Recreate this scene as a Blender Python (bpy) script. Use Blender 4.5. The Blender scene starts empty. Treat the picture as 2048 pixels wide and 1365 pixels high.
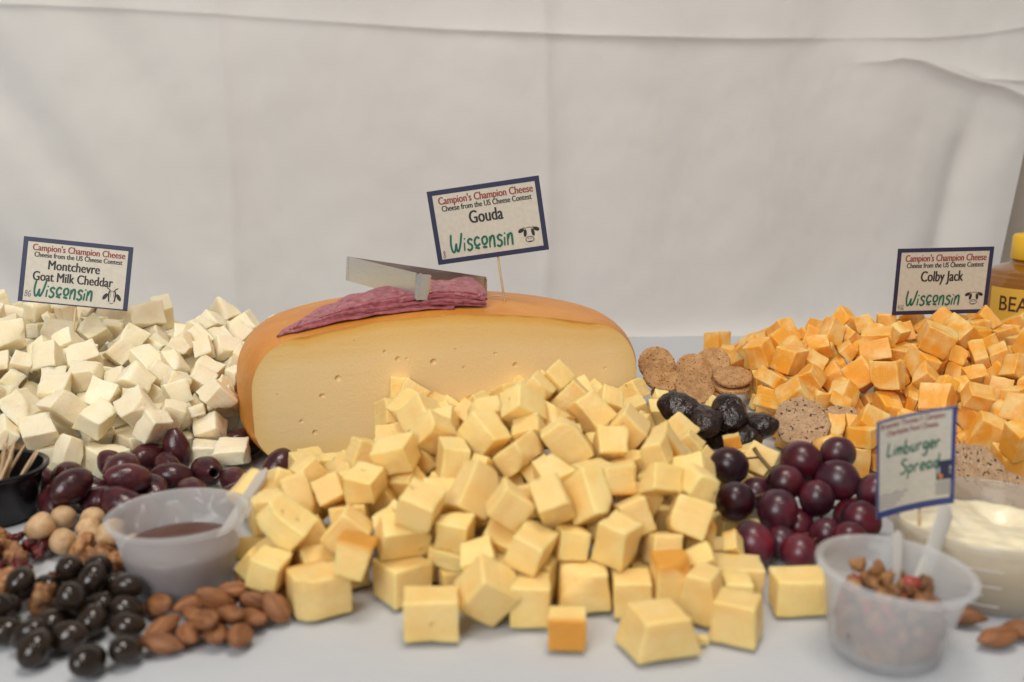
import bpy, bmesh, math, random
from mathutils.bvhtree import BVHTree
from mathutils import Vector, Matrix, Euler, noise
PI = math.pi
scene = bpy.context.scene
COL = scene.collection

# ------------------------------------------------------------------ camera, world, lamps, exposure
CAM_H, PITCH, FPX = 0.255, math.radians(12), 2000.0        # metres, down-tilt, focal length in photo pixels
cam_data = bpy.data.cameras.new('camera')
cam = bpy.data.objects.new('camera', cam_data); COL.objects.link(cam)
cam.location = (0, 0, CAM_H); cam.rotation_euler = (PI/2 - PITCH, 0, 0)
cam_data.sensor_width = 36; cam_data.lens = FPX/2048*36
cam_data.clip_start = 0.02; cam_data.clip_end = 60
cam_data.dof.use_dof = True; cam_data.dof.focus_distance = 0.87; cam_data.dof.aperture_fstop = 5.7
scene.camera = cam

world = bpy.data.worlds.new('World'); scene.world = world; world.use_nodes = True
bg = world.node_tree.nodes['Background']
bg.inputs[0].default_value = (0.95, 0.92, 0.88, 1); bg.inputs[1].default_value = 0.28

def area(name, loc, target, size, power, color, shape='SQUARE', size_y=None):
    l = bpy.data.lights.new(name, 'AREA'); l.energy = power; l.color = color; l.shape = shape; l.size = size
    if size_y: l.size_y = size_y
    o = bpy.data.objects.new(name, l); COL.objects.link(o); o.location = loc
    o.rotation_euler = (Vector(target) - Vector(loc)).to_track_quat('-Z', 'Y').to_euler()
    return o
area('hall_window_light', (-1.0, -1.7, 1.6), (0.0, 0.75, 0.05), 1.3, 47, (0.98, 0.99, 1.0))
area('ceiling_panel_light', (0.10, 0.40, 2.5), (0.0, 0.80, 0.1), 0.85, 28, (1.0, 0.92, 0.82), 'DISK')
for lx, ly in ((-0.55, -0.5), (-0.35, -0.5), (0.5, -0.35), (0.62, -0.35)):
    area('ceiling_downlight', (lx, ly, 1.9), (0.0, 0.65, 0.0), 0.08, 1.7, (1.0, 0.90, 0.78), 'DISK')

vs = scene.view_settings
vs.view_transform = 'Standard'; vs.look = 'None'; vs.gamma = 1; vs.exposure = -0.09
scene.render.engine = 'CYCLES'
scene.cycles.use_denoising = True
scene.cycles.max_bounces = 10; scene.cycles.transparent_max_bounces = 12
scene.cycles.caustics_reflective = False; scene.cycles.caustics_refractive = False

# ------------------------------------------------------------------ helpers
FWD = Vector((0, math.cos(PITCH), -math.sin(PITCH))); UPV = Vector((0, math.sin(PITCH), math.cos(PITCH)))
CAMP = Vector((0, 0, CAM_H))
def ray(px, py): return FWD + Vector((1, 0, 0))*((px-1024)/FPX) - UPV*((py-682.5)/FPX)
def at(px, py, Y):                        # the point at forward distance Y seen at that place in the photo
    r = ray(px, py); return CAMP + r*(Y/r.y)
def gnd(px, py, z=0.0):                   # the point at height z seen there
    r = ray(px, py); return CAMP + r*((z-CAM_H)/r.z)

def tag(o, label, cat, group=None):
    o['label'] = label; o['category'] = cat
    if group: o['group'] = group
    return o
def structure(o): o['kind'] = 'structure'; return o
def empty(name, loc=(0, 0, 0), rot=(0, 0, 0)):
    o = bpy.data.objects.new(name, None); COL.objects.link(o); o.empty_display_size = 0.01
    o.location = loc; o.rotation_euler = rot; return o
def mesh_from(name, verts, faces, mats=None, smooth=True):
    me = bpy.data.meshes.new(name); me.from_pydata([tuple(v) for v in verts], [], faces); me.update()
    if smooth: me.polygons.foreach_set('use_smooth', [True]*len(me.polygons))
    for m in ([mats] if mats is not None and not isinstance(mats, (list, tuple)) else (mats or [])): me.materials.append(m)
    return me
def link(name, me, parent=None, loc=None, rot=None):
    o = bpy.data.objects.new(name, me); COL.objects.link(o)
    if parent: o.parent = parent
    if loc is not None: o.location = loc
    if rot is not None: o.rotation_euler = rot
    return o
def mk(name, verts, faces, mat, parent=None, smooth=True, loc=None, rot=None):
    return link(name, mesh_from(name, verts, faces, mat, smooth), parent, loc, rot)
def autosmooth(me, deg=35):
    bm = bmesh.new(); bm.from_mesh(me)
    for e in bm.edges:
        if len(e.link_faces) == 2 and e.calc_face_angle(0) > math.radians(deg): e.smooth = False
    bm.to_mesh(me); bm.free()

def lathe(profile, n=48, cap=False):      # profile [(r, z)]; r = 0 makes a pole
    verts, faces, rings = [], [], []
    for r, z in profile:
        if r < 1e-7: rings.append([len(verts)]); verts.append((0, 0, z))
        else:
            rings.append(list(range(len(verts), len(verts)+n)))
            verts += [(r*math.cos(2*PI*i/n), r*math.sin(2*PI*i/n), z) for i in range(n)]
    for a, b in zip(rings, rings[1:]):
        for i in range(n):
            j = (i+1) % n
            if len(a) == 1 and len(b) == 1: continue
            if len(a) == 1: faces.append((a[0], b[j], b[i]))
            elif len(b) == 1: faces.append((a[i], a[j], b[0]))
            else: faces.append((a[i], a[j], b[j], b[i]))
    return verts, faces
def tube(path, radius, n=8, caps=True):
    pts = [Vector(p) for p in path]; verts, faces = [], []
    rad = radius if isinstance(radius, (list, tuple)) else [radius]*len(pts)
    prev = None
    for k, p in enumerate(pts):
        t = (pts[min(k+1, len(pts)-1)] - pts[max(k-1, 0)]).normalized()
        if prev is None: a = t.orthogonal().normalized()
        else: a = (prev - t*prev.dot(t)).normalized()
        prev = a; b = t.cross(a)
        for i in range(n):
            an = 2*PI*i/n; verts.append(p + (a*math.cos(an) + b*math.sin(an))*rad[k])
    for k in range(len(pts)-1):
        for i in range(n):
            j = (i+1) % n; faces.append((k*n+i, k*n+j, (k+1)*n+j, (k+1)*n+i))
    if caps:
        faces.append(tuple(range(n-1, -1, -1))); m = (len(pts)-1)*n; faces.append(tuple(range(m, m+n)))
    return verts, faces
def boxv(x0, x1, y0, y1, z0, z1):
    v = [(x, y, z) for z in (z0, z1) for y in (y0, y1) for x in (x0, x1)]
    return v, [(0, 2, 3, 1), (4, 5, 7, 6), (0, 1, 5, 4), (2, 6, 7, 3), (0, 4, 6, 2), (1, 3, 7, 5)]
def join(parts):
    V, F = [], []
    for v, f in parts:
        o = len(V); V += [tuple(p) for p in v]; F += [tuple(i+o for i in q) for q in f]
    return V, F
def nz(p, s): return noise.noise(Vector(p)*s)

# ------------------------------------------------------------------ materials
def mat(name, color=(0.8, 0.8, 0.8), rough=0.5, **kw):
    m = bpy.data.materials.new(name); m.use_nodes = True
    b = m.node_tree.nodes['Principled BSDF']
    b.inputs['Base Color'].default_value = (*color, 1); b.inputs['Roughness'].default_value = rough
    for k, v in kw.items(): b.inputs[k.replace('_', ' ')].default_value = v
    return m
def N(m, t, **props):
    n = m.node_tree.nodes.new(t)
    for k, v in props.items(): setattr(n, k, v)
    return n
def L(m, a, b): m.node_tree.links.new(a, b)
def bsdf(m): return m.node_tree.nodes['Principled BSDF']
def tex_noise(m, scale, detail=4, rough=0.55, coord='Object', offset_random=True, stretch=None):
    tc = N(m, 'ShaderNodeTexCoord'); src = tc.outputs[coord]
    if offset_random:
        oi = N(m, 'ShaderNodeObjectInfo'); mu = N(m, 'ShaderNodeMath', operation='MULTIPLY'); mu.inputs[1].default_value = 37.0
        L(m, oi.outputs['Random'], mu.inputs[0])
        ad = N(m, 'ShaderNodeVectorMath', operation='ADD'); L(m, src, ad.inputs[0]); L(m, mu.outputs[0], ad.inputs[1]); src = ad.outputs[0]
    if stretch:
        mp = N(m, 'ShaderNodeVectorMath', operation='MULTIPLY'); mp.inputs[1].default_value = stretch; L(m, src, mp.inputs[0]); src = mp.outputs[0]
    t = N(m, 'ShaderNodeTexNoise'); t.inputs['Scale'].default_value = scale; t.inputs['Detail'].default_value = detail; t.inputs['Roughness'].default_value = rough
    L(m, src, t.inputs['Vector']); return t
def ramp(m, src, stops):
    r = N(m, 'ShaderNodeValToRGB'); e = r.color_ramp.elements
    while len(e) < len(stops): e.new(0.5)
    for el, (p, c) in zip(e, stops): el.position = p; el.color = (*c, 1)
    L(m, src, r.inputs[0]); return r
def mixc(m, a, b, fac):
    x = N(m, 'ShaderNodeMix', data_type='RGBA')
    for s, v in ((x.inputs[0], fac), (x.inputs[6], a), (x.inputs[7], b)):
        if hasattr(v, 'links'): L(m, v, s)
        elif isinstance(v, tuple): s.default_value = (*v, 1)
        else: s.default_value = v
    return x.outputs[2]
def bump(m, src, dist, strength=1.0):
    b = N(m, 'ShaderNodeBump'); b.inputs['Distance'].default_value = dist; b.inputs['Strength'].default_value = strength
    L(m, src, b.inputs['Height']); L(m, b.outputs[0], bsdf(m).inputs['Normal'])
def basecol(m, out): L(m, out, bsdf(m).inputs['Base Color'])
def vary(m, out, amount=0.12):            # brightness differs a little from piece to piece
    oi = N(m, 'ShaderNodeObjectInfo'); mr = N(m, 'ShaderNodeMapRange')
    mr.inputs['To Min'].default_value = 1-amount; mr.inputs['To Max'].default_value = 1+amount*0.5
    L(m, oi.outputs['Random'], mr.inputs['Value'])
    h = N(m, 'ShaderNodeHueSaturation'); L(m, mr.outputs[0], h.inputs['Value']); L(m, out, h.inputs['Color']); return h.outputs[0]

M = {}
def cheese(name, c1, c2, scale, rough=0.42, sss=0.55, rad=(0.008, 0.005, 0.002), rind=None, bscale=700, bdist=0.00012, lo=0.4, hi=0.62, pits=0):
    m = mat(name, c1, rough); b = bsdf(m)
    b.inputs['Subsurface Weight'].default_value = sss; b.inputs['Subsurface Radius'].default_value = rad; b.inputs['Subsurface Scale'].default_value = 1.0
    b.inputs['Specular IOR Level'].default_value = 0.4
    t = tex_noise(m, scale, 3); out = ramp(m, t.outputs['Fac'], [(lo, c1), (hi, c2)]).outputs[0]
    if rind:
        a = N(m, 'ShaderNodeAttribute', attribute_name='rind')
        r = ramp(m, a.outputs['Fac'], [(0.0, (0, 0, 0)), (0.55, (0.35, 0.35, 0.35)), (1.0, (1, 1, 1))])
        out = mixc(m, out, rind, r.outputs[0])
    basecol(m, vary(m, out, 0.10))
    t2 = tex_noise(m, bscale, 5, 0.65); t3 = tex_noise(m, 260, 3, 0.6, stretch=(1, 0.12, 1))      # grain and the drag of the knife
    mu = N(m, 'ShaderNodeMath', operation='MULTIPLY'); mu.inputs[1].default_value = 1.7; L(m, t3.outputs['Fac'], mu.inputs[0])
    ad = N(m, 'ShaderNodeMath', operation='ADD'); L(m, t2.outputs['Fac'], ad.inputs[0]); L(m, mu.outputs[0], ad.inputs[1]); hgt = ad.outputs[0]
    if pits:
        tc = N(m, 'ShaderNodeTexCoord'); oi = N(m, 'ShaderNodeObjectInfo'); va = N(m, 'ShaderNodeVectorMath', operation='ADD'); L(m, tc.outputs['Object'], va.inputs[0]); L(m, oi.outputs['Random'], va.inputs[1])
        vo = N(m, 'ShaderNodeTexVoronoi'); vo.inputs['Scale'].default_value = pits; L(m, va.outputs[0], vo.inputs['Vector'])
        mr = N(m, 'ShaderNodeMapRange', interpolation_type='SMOOTHSTEP'); mr.inputs['From Min'].default_value = 0.03; mr.inputs['From Max'].default_value = 0.10; mr.inputs['To Min'].default_value = -4.0; mr.inputs['To Max'].default_value = 0.0
        L(m, vo.outputs['Distance'], mr.inputs['Value']); a2 = N(m, 'ShaderNodeMath', operation='ADD'); L(m, hgt, a2.inputs[0]); L(m, mr.outputs[0], a2.inputs[1]); hgt = a2.outputs[0]
    bump(m, hgt, bdist*4, 0.9)
    return m
M['gouda'] = cheese('gouda_paste', (0.93, 0.645, 0.24), (0.95, 0.71, 0.305), 60, rind=(0.70, 0.33, 0.05), pits=48)
M['goat'] = cheese('goat_cheddar_paste', (0.93, 0.80, 0.55), (0.95, 0.85, 0.64), 60)
M['colby'] = cheese('colby_jack_paste', (0.90, 0.43, 0.055), (0.95, 0.67, 0.27), 55, rough=0.33, rad=(0.006, 0.003, 0.001), lo=0.43, hi=0.66)

def simple(key, name, c1, c2, scale, rough, bs=None, bd=0.0, sss=0.0, rad=(0.003, 0.001, 0.001), var=0.15, stretch=None, lo=0.35, hi=0.65, **kw):
    m = mat(name, c1, rough, **kw)
    t = tex_noise(m, scale, 4, stretch=stretch); out = ramp(m, t.outputs['Fac'], [(lo, c1), (hi, c2)]).outputs[0]
    basecol(m, vary(m, out, var))
    if sss: b = bsdf(m); b.inputs['Subsurface Weight'].default_value = sss; b.inputs['Subsurface Radius'].default_value = rad; b.inputs['Subsurface Scale'].default_value = 1
    if bs: bump(m, tex_noise(m, bs, 4, stretch=stretch).outputs['Fac'], bd)
    M[key] = m; return m
simple('olive', 'olive_skin', (0.045, 0.012, 0.016), (0.10, 0.022, 0.026), 120, 0.24, 260, 0.0004, var=0.3)
simple('olive_pit', 'olive_hole', (0.006, 0.002, 0.002), (0.012, 0.003, 0.003), 100, 0.5)
simple('almond', 'almond_skin', (0.20, 0.072, 0.024), (0.36, 0.15, 0.055), 330, 0.55, 420, 0.0022, stretch=(0.12, 1, 1), var=0.25)
simple('choc', 'dark_chocolate_glaze', (0.018, 0.010, 0.006), (0.030, 0.018, 0.011), 80, 0.13, 90, 0.0003)
simple('hazel', 'blanched_hazelnut', (0.50, 0.30, 0.14), (0.62, 0.42, 0.23), 220, 0.55, 300, 0.0005)
simple('walnut', 'walnut_flesh', (0.22, 0.075, 0.025), (0.48, 0.25, 0.10), 180, 0.55, 300, 0.0015, var=0.3)
simple('cranberry', 'dried_cranberry', (0.05, 0.005, 0.010), (0.16, 0.018, 0.014), 200, 0.3, 250, 0.002)
simple('prune', 'prune_skin', (0.010, 0.005, 0.004), (0.030, 0.012, 0.008), 120, 0.17, 170, 0.0030, stretch=(0.5, 1, 1))
simple('salami', 'salami', (0.24, 0.045, 0.06), (0.42, 0.13, 0.15), 170, 0.36, 260, 0.0006, sss=0.15, rad=(0.003, 0.001, 0.001), lo=0.3, hi=0.6)
def add_flecks(m, color, scale, lo, hi, detail=2, amt=1.0):
    old = bsdf(m).inputs['Base Color'].links[0].from_socket
    t = tex_noise(m, scale, detail, 0.5); r = ramp(m, t.outputs['Fac'], [(lo, (0, 0, 0)), (hi, (amt, amt, amt))])
    basecol(m, mixc(m, old, color, r.outputs[0]))
add_flecks(M['salami'], (0.55, 0.30, 0.31), 260, 0.56, 0.72, amt=0.6)
simple('grape', 'red_grape_skin', (0.038, 0.007, 0.015), (0.17, 0.012, 0.024), 26, 0.30, sss=0.3, rad=(0.006, 0.001, 0.002), var=0.55, lo=0.42, hi=0.68)
add_flecks(M['grape'], (0.13, 0.10, 0.13), 60, 0.45, 0.75, amt=0.35)
simple('stem', 'grape_stem', (0.12, 0.075, 0.03), (0.20, 0.13, 0.05), 200, 0.6)
simple('biscuit', 'butter_cracker_crust', (0.44, 0.21, 0.07), (0.62, 0.36, 0.15), 130, 0.6, 420, 0.0018)
add_flecks(M['biscuit'], (0.16, 0.06, 0.02), 520, 0.60, 0.66)
simple('seedcracker', 'seeded_cracker_crust', (0.42, 0.25, 0.13), (0.54, 0.36, 0.21), 140, 0.75, 500, 0.002)
add_flecks(M['seedcracker'], (0.08, 0.045, 0.025), 330, 0.62, 0.66, detail=1)
add_flecks(M['seedcracker'], (0.66, 0.50, 0.34), 600, 0.62, 0.70, detail=1, amt=0.7)
simple('wood', 'toothpick_wood', (0.62, 0.42, 0.24), (0.74, 0.55, 0.34), 150, 0.6, stretch=(1, 1, 0.1))
simple('granola', 'granola_bits', (0.11, 0.038, 0.013), (0.38, 0.18, 0.06), 70, 0.5, 300, 0.002)
simple('granola_red', 'dried_berry_bits', (0.35, 0.03, 0.02), (0.45, 0.06, 0.05), 110, 0.4)
simple('sauce', 'brown_dip', (0.075, 0.020, 0.010), (0.11, 0.034, 0.016), 60, 0.3)
simple('cream', 'cheese_spread', (0.86, 0.76, 0.52), (0.90, 0.82, 0.62), 60, 0.22, 90, 0.002, sss=0.3, rad=(0.006, 0.004, 0.002))

def cloth(key, name, color):
    m = mat(name, color, 0.85); b = bsdf(m)
    b.inputs['Sheen Weight'].default_value = 0.15; b.inputs['Specular IOR Level'].default_value = 0.2
    tc = N(m, 'ShaderNodeTexCoord')
    t = N(m, 'ShaderNodeTexNoise'); t.inputs['Scale'].default_value = 6; t.inputs['Detail'].default_value = 5; L(m, tc.outputs['Object'], t.inputs['Vector'])
    r = ramp(m, t.outputs['Fac'], [(0.3, tuple(c*0.96 for c in color)), (0.7, color)])
    basecol(m, r.outputs[0])
    hs = []
    for ax in ('X', 'Z'):
        w = N(m, 'ShaderNodeTexWave', bands_direction=ax); w.inputs['Scale'].default_value = 520; w.inputs['Distortion'].default_value = 0.6; L(m, tc.outputs['Object'], w.inputs['Vector']); hs.append(w)
    ad = N(m, 'ShaderNodeMath', operation='ADD'); L(m, hs[0].outputs['Fac'], ad.inputs[0]); L(m, hs[1].outputs['Fac'], ad.inputs[1])
    n2 = N(m, 'ShaderNodeTexNoise'); n2.inputs['Scale'].default_value = 35; n2.inputs['Detail'].default_value = 3; L(m, tc.outputs['Object'], n2.inputs['Vector'])
    mu = N(m, 'ShaderNodeMath', operation='MULTIPLY'); mu.inputs[1].default_value = 9; L(m, n2.outputs['Fac'], mu.inputs[0])
    a2 = N(m, 'ShaderNodeMath', operation='ADD'); L(m, ad.outputs[0], a2.inputs[0]); L(m, mu.outputs[0], a2.inputs[1])
    bump(m, a2.outputs[0], 0.00018, 0.6)
    M[key] = m
cloth('backdrop', 'white_backdrop_cloth', (0.725, 0.708, 0.68))
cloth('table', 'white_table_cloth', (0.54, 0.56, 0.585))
cloth('rear', 'beige_rear_cloth', (0.62, 0.54, 0.44))
M['dark'] = mat('gap_shadow_dark', (0.10, 0.085, 0.075), 0.8)  # shadow in the gap behind the backdrop, put into the wall colour
M['paper'] = mat('card_paper', (0.62, 0.58, 0.48), 0.55)
t = tex_noise(M['paper'], 260, 4, offset_random=False); basecol(M['paper'], ramp(M['paper'], t.outputs['Fac'], [(0.3, (0.58, 0.54, 0.45)), (0.7, (0.65, 0.61, 0.52))]).outputs[0])
M['navy'] = mat('navy_ink', (0.022, 0.027, 0.075), 0.5)
M['blue'] = mat('blue_ink', (0.035, 0.055, 0.22), 0.5)
M['black'] = mat('black_ink', (0.022, 0.020, 0.020), 0.55)
M['red'] = mat('red_ink', (0.28, 0.035, 0.03), 0.55)
M['green'] = mat('green_ink', (0.0, 0.13, 0.075), 0.55)
M['pen'] = mat('pen_ink', (0.08, 0.075, 0.07), 0.5)
M['greyink'] = mat('grey_ink', (0.32, 0.30, 0.30), 0.6)
M['orange'] = mat('orange_ink', (0.75, 0.22, 0.05), 0.6)
M['steel'] = mat('stainless_steel', (0.80, 0.79, 0.77), 0.26, Metallic=1.0)
t = tex_noise(M['steel'], 300, 3, offset_random=False, stretch=(0.05, 1, 1)); bump(M['steel'], t.outputs['Fac'], 0.00008)
M['black_plastic'] = mat('black_plastic', (0.010, 0.010, 0.011), 0.22)
M['cap'] = mat('yellow_cap_plastic', (0.83, 0.50, 0.02), 0.35)
M['label_yellow'] = mat('yellow_label_paper', (0.72, 0.42, 0.05), 0.5)
M['label_white'] = mat('white_label_paper', (0.74, 0.70, 0.66), 0.5)
M['brown_ink'] = mat('brown_ink', (0.07, 0.018, 0.01), 0.5)
M['honey'] = mat('honey', (0.40, 0.15, 0.015), 0.10, Transmission_Weight=0.45, Coat_Weight=0.7)
simple('rind', 'gouda_rind', (0.55, 0.195, 0.018), (0.63, 0.26, 0.035), 18, 0.42, 60, 0.0015, sss=0.25, rad=(0.006, 0.002, 0.001))
add_flecks(M['rind'], (0.80, 0.52, 0.20), 70, 0.66, 0.80, detail=5, amt=0.5)

def plastic(key, name, color, clear, rough):
    m = bpy.data.materials.new(name); m.use_nodes = True; nt = m.node_tree; b = nt.nodes['Principled BSDF']
    b.inputs['Base Color'].default_value = (*color, 1); b.inputs['Roughness'].default_value = rough
    tl = N(m, 'ShaderNodeBsdfTranslucent'); tl.inputs[0].default_value = (*color, 1)
    tr = N(m, 'ShaderNodeBsdfTransparent'); tr.inputs[0].default_value = (0.97, 0.975, 0.98, 1)
    m1 = N(m, 'ShaderNodeMixShader'); m1.inputs[0].default_value = 0.5; L(m, b.outputs[0], m1.inputs[1]); L(m, tl.outputs[0], m1.inputs[2])
    m2 = N(m, 'ShaderNodeMixShader'); m2.inputs[0].default_value = clear; L(m, m1.outputs[0], m2.inputs[1]); L(m, tr.outputs[0], m2.inputs[2])
    L(m, m2.outputs[0], nt.nodes['Material Output'].inputs['Surface']); M[key] = m
plastic('spoon', 'white_spoon_plastic', (0.72, 0.70, 0.66), 0.12, 0.35)
plastic('frosted', 'frosted_cup_plastic', (0.94, 0.96, 0.98), 0.66, 0.25)
plastic('clear', 'clear_tub_plastic', (0.66, 0.60, 0.52), 0.58, 0.12)

# ------------------------------------------------------------------ the setting: table, backdrop cloth, what lies behind it
def grid_sheet(name, fn, nu, nv, material, thick=None):
    V = [fn(i/nu, j/nv) for j in range(nv+1) for i in range(nu+1)]
    F = [(j*(nu+1)+i, j*(nu+1)+i+1, (j+1)*(nu+1)+i+1, (j+1)*(nu+1)+i) for j in range(nv) for i in range(nu)]
    return mk(name, V, F, material)
def table_fn(a, b):
    x = -1.6+3.2*a; y = -0.1+2.3*b
    z = 0.0012*(nz((x, y, 3.1), 5)) + 0.0006*nz((x, y, 8.2), 14) - 0.0018
    return (x, y, min(z, -0.0003))
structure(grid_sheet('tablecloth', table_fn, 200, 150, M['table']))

# backdrop: hangs on a line from (-0.9, 1.185) to (0.62, 1.265)
BD0, BD1 = Vector((-1.0, 1.178, 0)), Vector((1.0, 1.285, 0)); BDT = (BD1-BD0).normalized(); BDN = Vector((BDT.y, -BDT.x, 0))
def bd_uv(px, py):                       # place on the hanging cloth that the photo shows there
    r = ray(px, py); k = (BD0-CAMP).dot(BDN)/r.dot(BDN); p = CAMP+r*k
    return (p-BD0).dot(BDT), p.z
def curve(pts):
    q = sorted(bd_uv(*p) for p in pts)
    def f(u):
        if u <= q[0][0]: s = (q[1][1]-q[0][1])/(q[1][0]-q[0][0]); return q[0][1]+s*(u-q[0][0])
        for (a, b), (c, d) in zip(q, q[1:]):
            if u <= c:
                w = (u-a)/(c-a); return b+(d-b)*w
        return q[-1][1]
    return f
hem = curve([(-300, 0), (0, 8), (250, 16), (450, 28), (700, 46), (900, 58), (1090, 66), (1300, 74), (1500, 77), (1700, 75), (1850, 76), (1960, 68), (2048, 54), (2300, 20)])
pleat = curve([(1730, 124), (1770, 122), (1800, 116), (1840, 122), (1900, 146), (1950, 163), (2000, 174), (2048, 196), (2200, 230)])
pleat2 = curve([(1790, 116), (1900, 128), (1960, 157), (2048, 162), (2200, 170)])
UV = {k: bd_uv(*v) for k, v in dict(a=(450, 300), b=(1090, 300), c0=(1930, 190), c1=(1845, 560), p0=(1735, 120), p1=(1900, 140), h0=(1700, 75), l0=(80, 200), l1=(420, 640)).items()}
def sstep(a, b, x): t = max(0, min(1, (x-a)/(b-a))); return t*t*(3-2*t)
def step_fold(d, amp, up, down):         # cloth swells out on the way down and tucks back under: d = height above the fold line
    return amp*(math.exp(-d/up) if d > 0 else math.exp(d/down))
def bd_fn(a, b):
    u = 2.0*a; v = 0.75*b
    d = 0.0
    dh = v-hem(u); amp = 0.0042*(0.75+0.25*math.sin(u*7)) * (1-0.55*math.exp(-((u-UV['h0'][0])/0.05)**2))
    d += step_fold(dh, amp, 0.018, 0.003)
    m = sstep(UV['p0'][0]-0.01, UV['p1'][0], u); d += step_fold(v-pleat(u), 0.0055*m + 0.002*sstep(UV['p0'][0]-0.02, UV['p0'][0], u), 0.02, 0.005)
    d += step_fold(v-pleat2(u), 0.0035*sstep(UV['p1'][0]-0.02, UV['p1'][0]+0.06, u), 0.012, 0.004)
    for k, s in (('a', 1), ('b', 1)):    # pressed vertical fold lines
        du = u-UV[k][0]-0.004*math.sin(v*9); d += 0.0062*math.exp(-abs(du)/0.013) - 0.005*sstep(-0.015, 0.04, du)*math.exp(-abs(du)/0.18)
    k = (v-UV['c0'][1])/(UV['c1'][1]-UV['c0'][1]); uc = UV['c0'][0]+(UV['c1'][0]-UV['c0'][0])*k     # right-hand fold
    fm = sstep(-0.1, 0.45, k); du = u-uc
    d += 0.6*fm*(0.012*math.exp(-(du/0.012)**2 if du < 0 else -(du/0.03)**2) * 0 - 0.016*math.exp(-((du-0.012)/0.016)**2) + 0.010*math.exp(-((du-0.065)/0.03)**2) + 0.004*math.exp(-((du+0.03)/0.02)**2))
    # slanting soft folds on the left
    ex, ey = UV['l1'][0]-UV['l0'][0], UV['l1'][1]-UV['l0'][1]; le = math.hypot(ex, ey); nx, ny = -ey/le, ex/le
    q = (u-UV['l0'][0])*nx+(v-UV['l0'][1])*ny
    lm = sstep(0.72, 0.35, u-0.0)
    d += lm*(0.0045*math.sin(q*46+0.6+1.5*nz((u, v, 0), 3)) + 0.0012*math.sin(q*92+1))
    d += 0.006*nz((u, v, 1.7), 4.0) + 0.0025*nz((u, v*0.6, 5.0), 9) + 0.0010*nz((u, v, 9.0), 22) + 0.0005*nz((u*1.0, v*0.5, 4.0), 60) + 0.0016*abs(nz((u+v*0.4, v*0.25, 6.0), 11))
    d += 0.0045*math.sin(u*17+0.8*nz((u, v, 3.0), 2.5)) + 0.0022*math.sin(u*39+1.1+1.5*nz((u, v, 7.0), 2))
    d += 0.010*math.exp(-v/0.012) + 0.004*nz((u, 0, 2.2), 12)*math.exp(-v/0.06)
    p = BD0+BDT*u+BDN*d
    return (p.x, p.y, v-0.001)
bd = grid_sheet('backdrop_cloth', bd_fn, 470, 470, M['backdrop'])
# the cloth ends at the right along a slanting edge
e0, e1 = bd_uv(2070, 200), bd_uv(1953, 690)
bm = bmesh.new(); bm.from_mesh(bd.data)
pa = BD0+BDT*e0[0]+Vector((0, 0, e0[1])); pb = BD0+BDT*e1[0]+Vector((0, 0, e1[1])); pn = (pa-pb).cross(BDN).normalized()
if pn.x < 0: pn = -pn
bmesh.ops.bisect_plane(bm, geom=bm.verts[:]+bm.edges[:]+bm.faces[:], plane_co=pb, plane_no=pn, clear_outer=True)
bm.to_mesh(bd.data); bm.free()
bd.data.polygons.foreach_set('use_smooth', [True]*len(bd.data.polygons))
tag(bd, 'white cloth backdrop with a long crease along its top', 'cloth')
s0 = at(2010, 410, 1.46); s1 = at(2120, 230, 1.46)
def rear_fn(a, b):
    x = 0.55+0.9*a; top = s0.z + (x-s0.x)*(s1.z-s0.z)/(s1.x-s0.x); top = max(0.25, min(0.9, top))
    z = top*b; return (x, 1.46+0.012*math.sin(x*55+z*3)+0.006*nz((x, 0, z), 12), z-0.001)
tag(grid_sheet('rear_cloth', rear_fn, 90, 60, M['rear']), 'beige cloth hanging behind the honey bottle', 'cloth')
w = mk('back_wall', [(-2.2, 2.2, -0.01), (2.2, 2.2, -0.01), (2.2, 2.2, 2.2), (-2.2, 2.2, 2.2)], [(0, 1, 2, 3)], M['dark']); structure(w)  # coloured dark to stand for the shaded gap beyond the cloth edge

# ------------------------------------------------------------------ loose food: shapes and a settling run
rng = random.Random(11)
BOD = []                                  # bodies that are dropped and come to rest: dict(hull, mat, active, obj builder)
def body(hull, mtx, active=True, build=None, mass=1.0):
    BOD.append(dict(m0=mtx.translation.copy(), hull=[Vector(h) for h in hull], m=mtx, active=active, build=build, mass=mass)); return BOD[-1]
def TRS(loc, rot): return Matrix.Translation(loc) @ Euler(rot).to_matrix().to_4x4()

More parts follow.
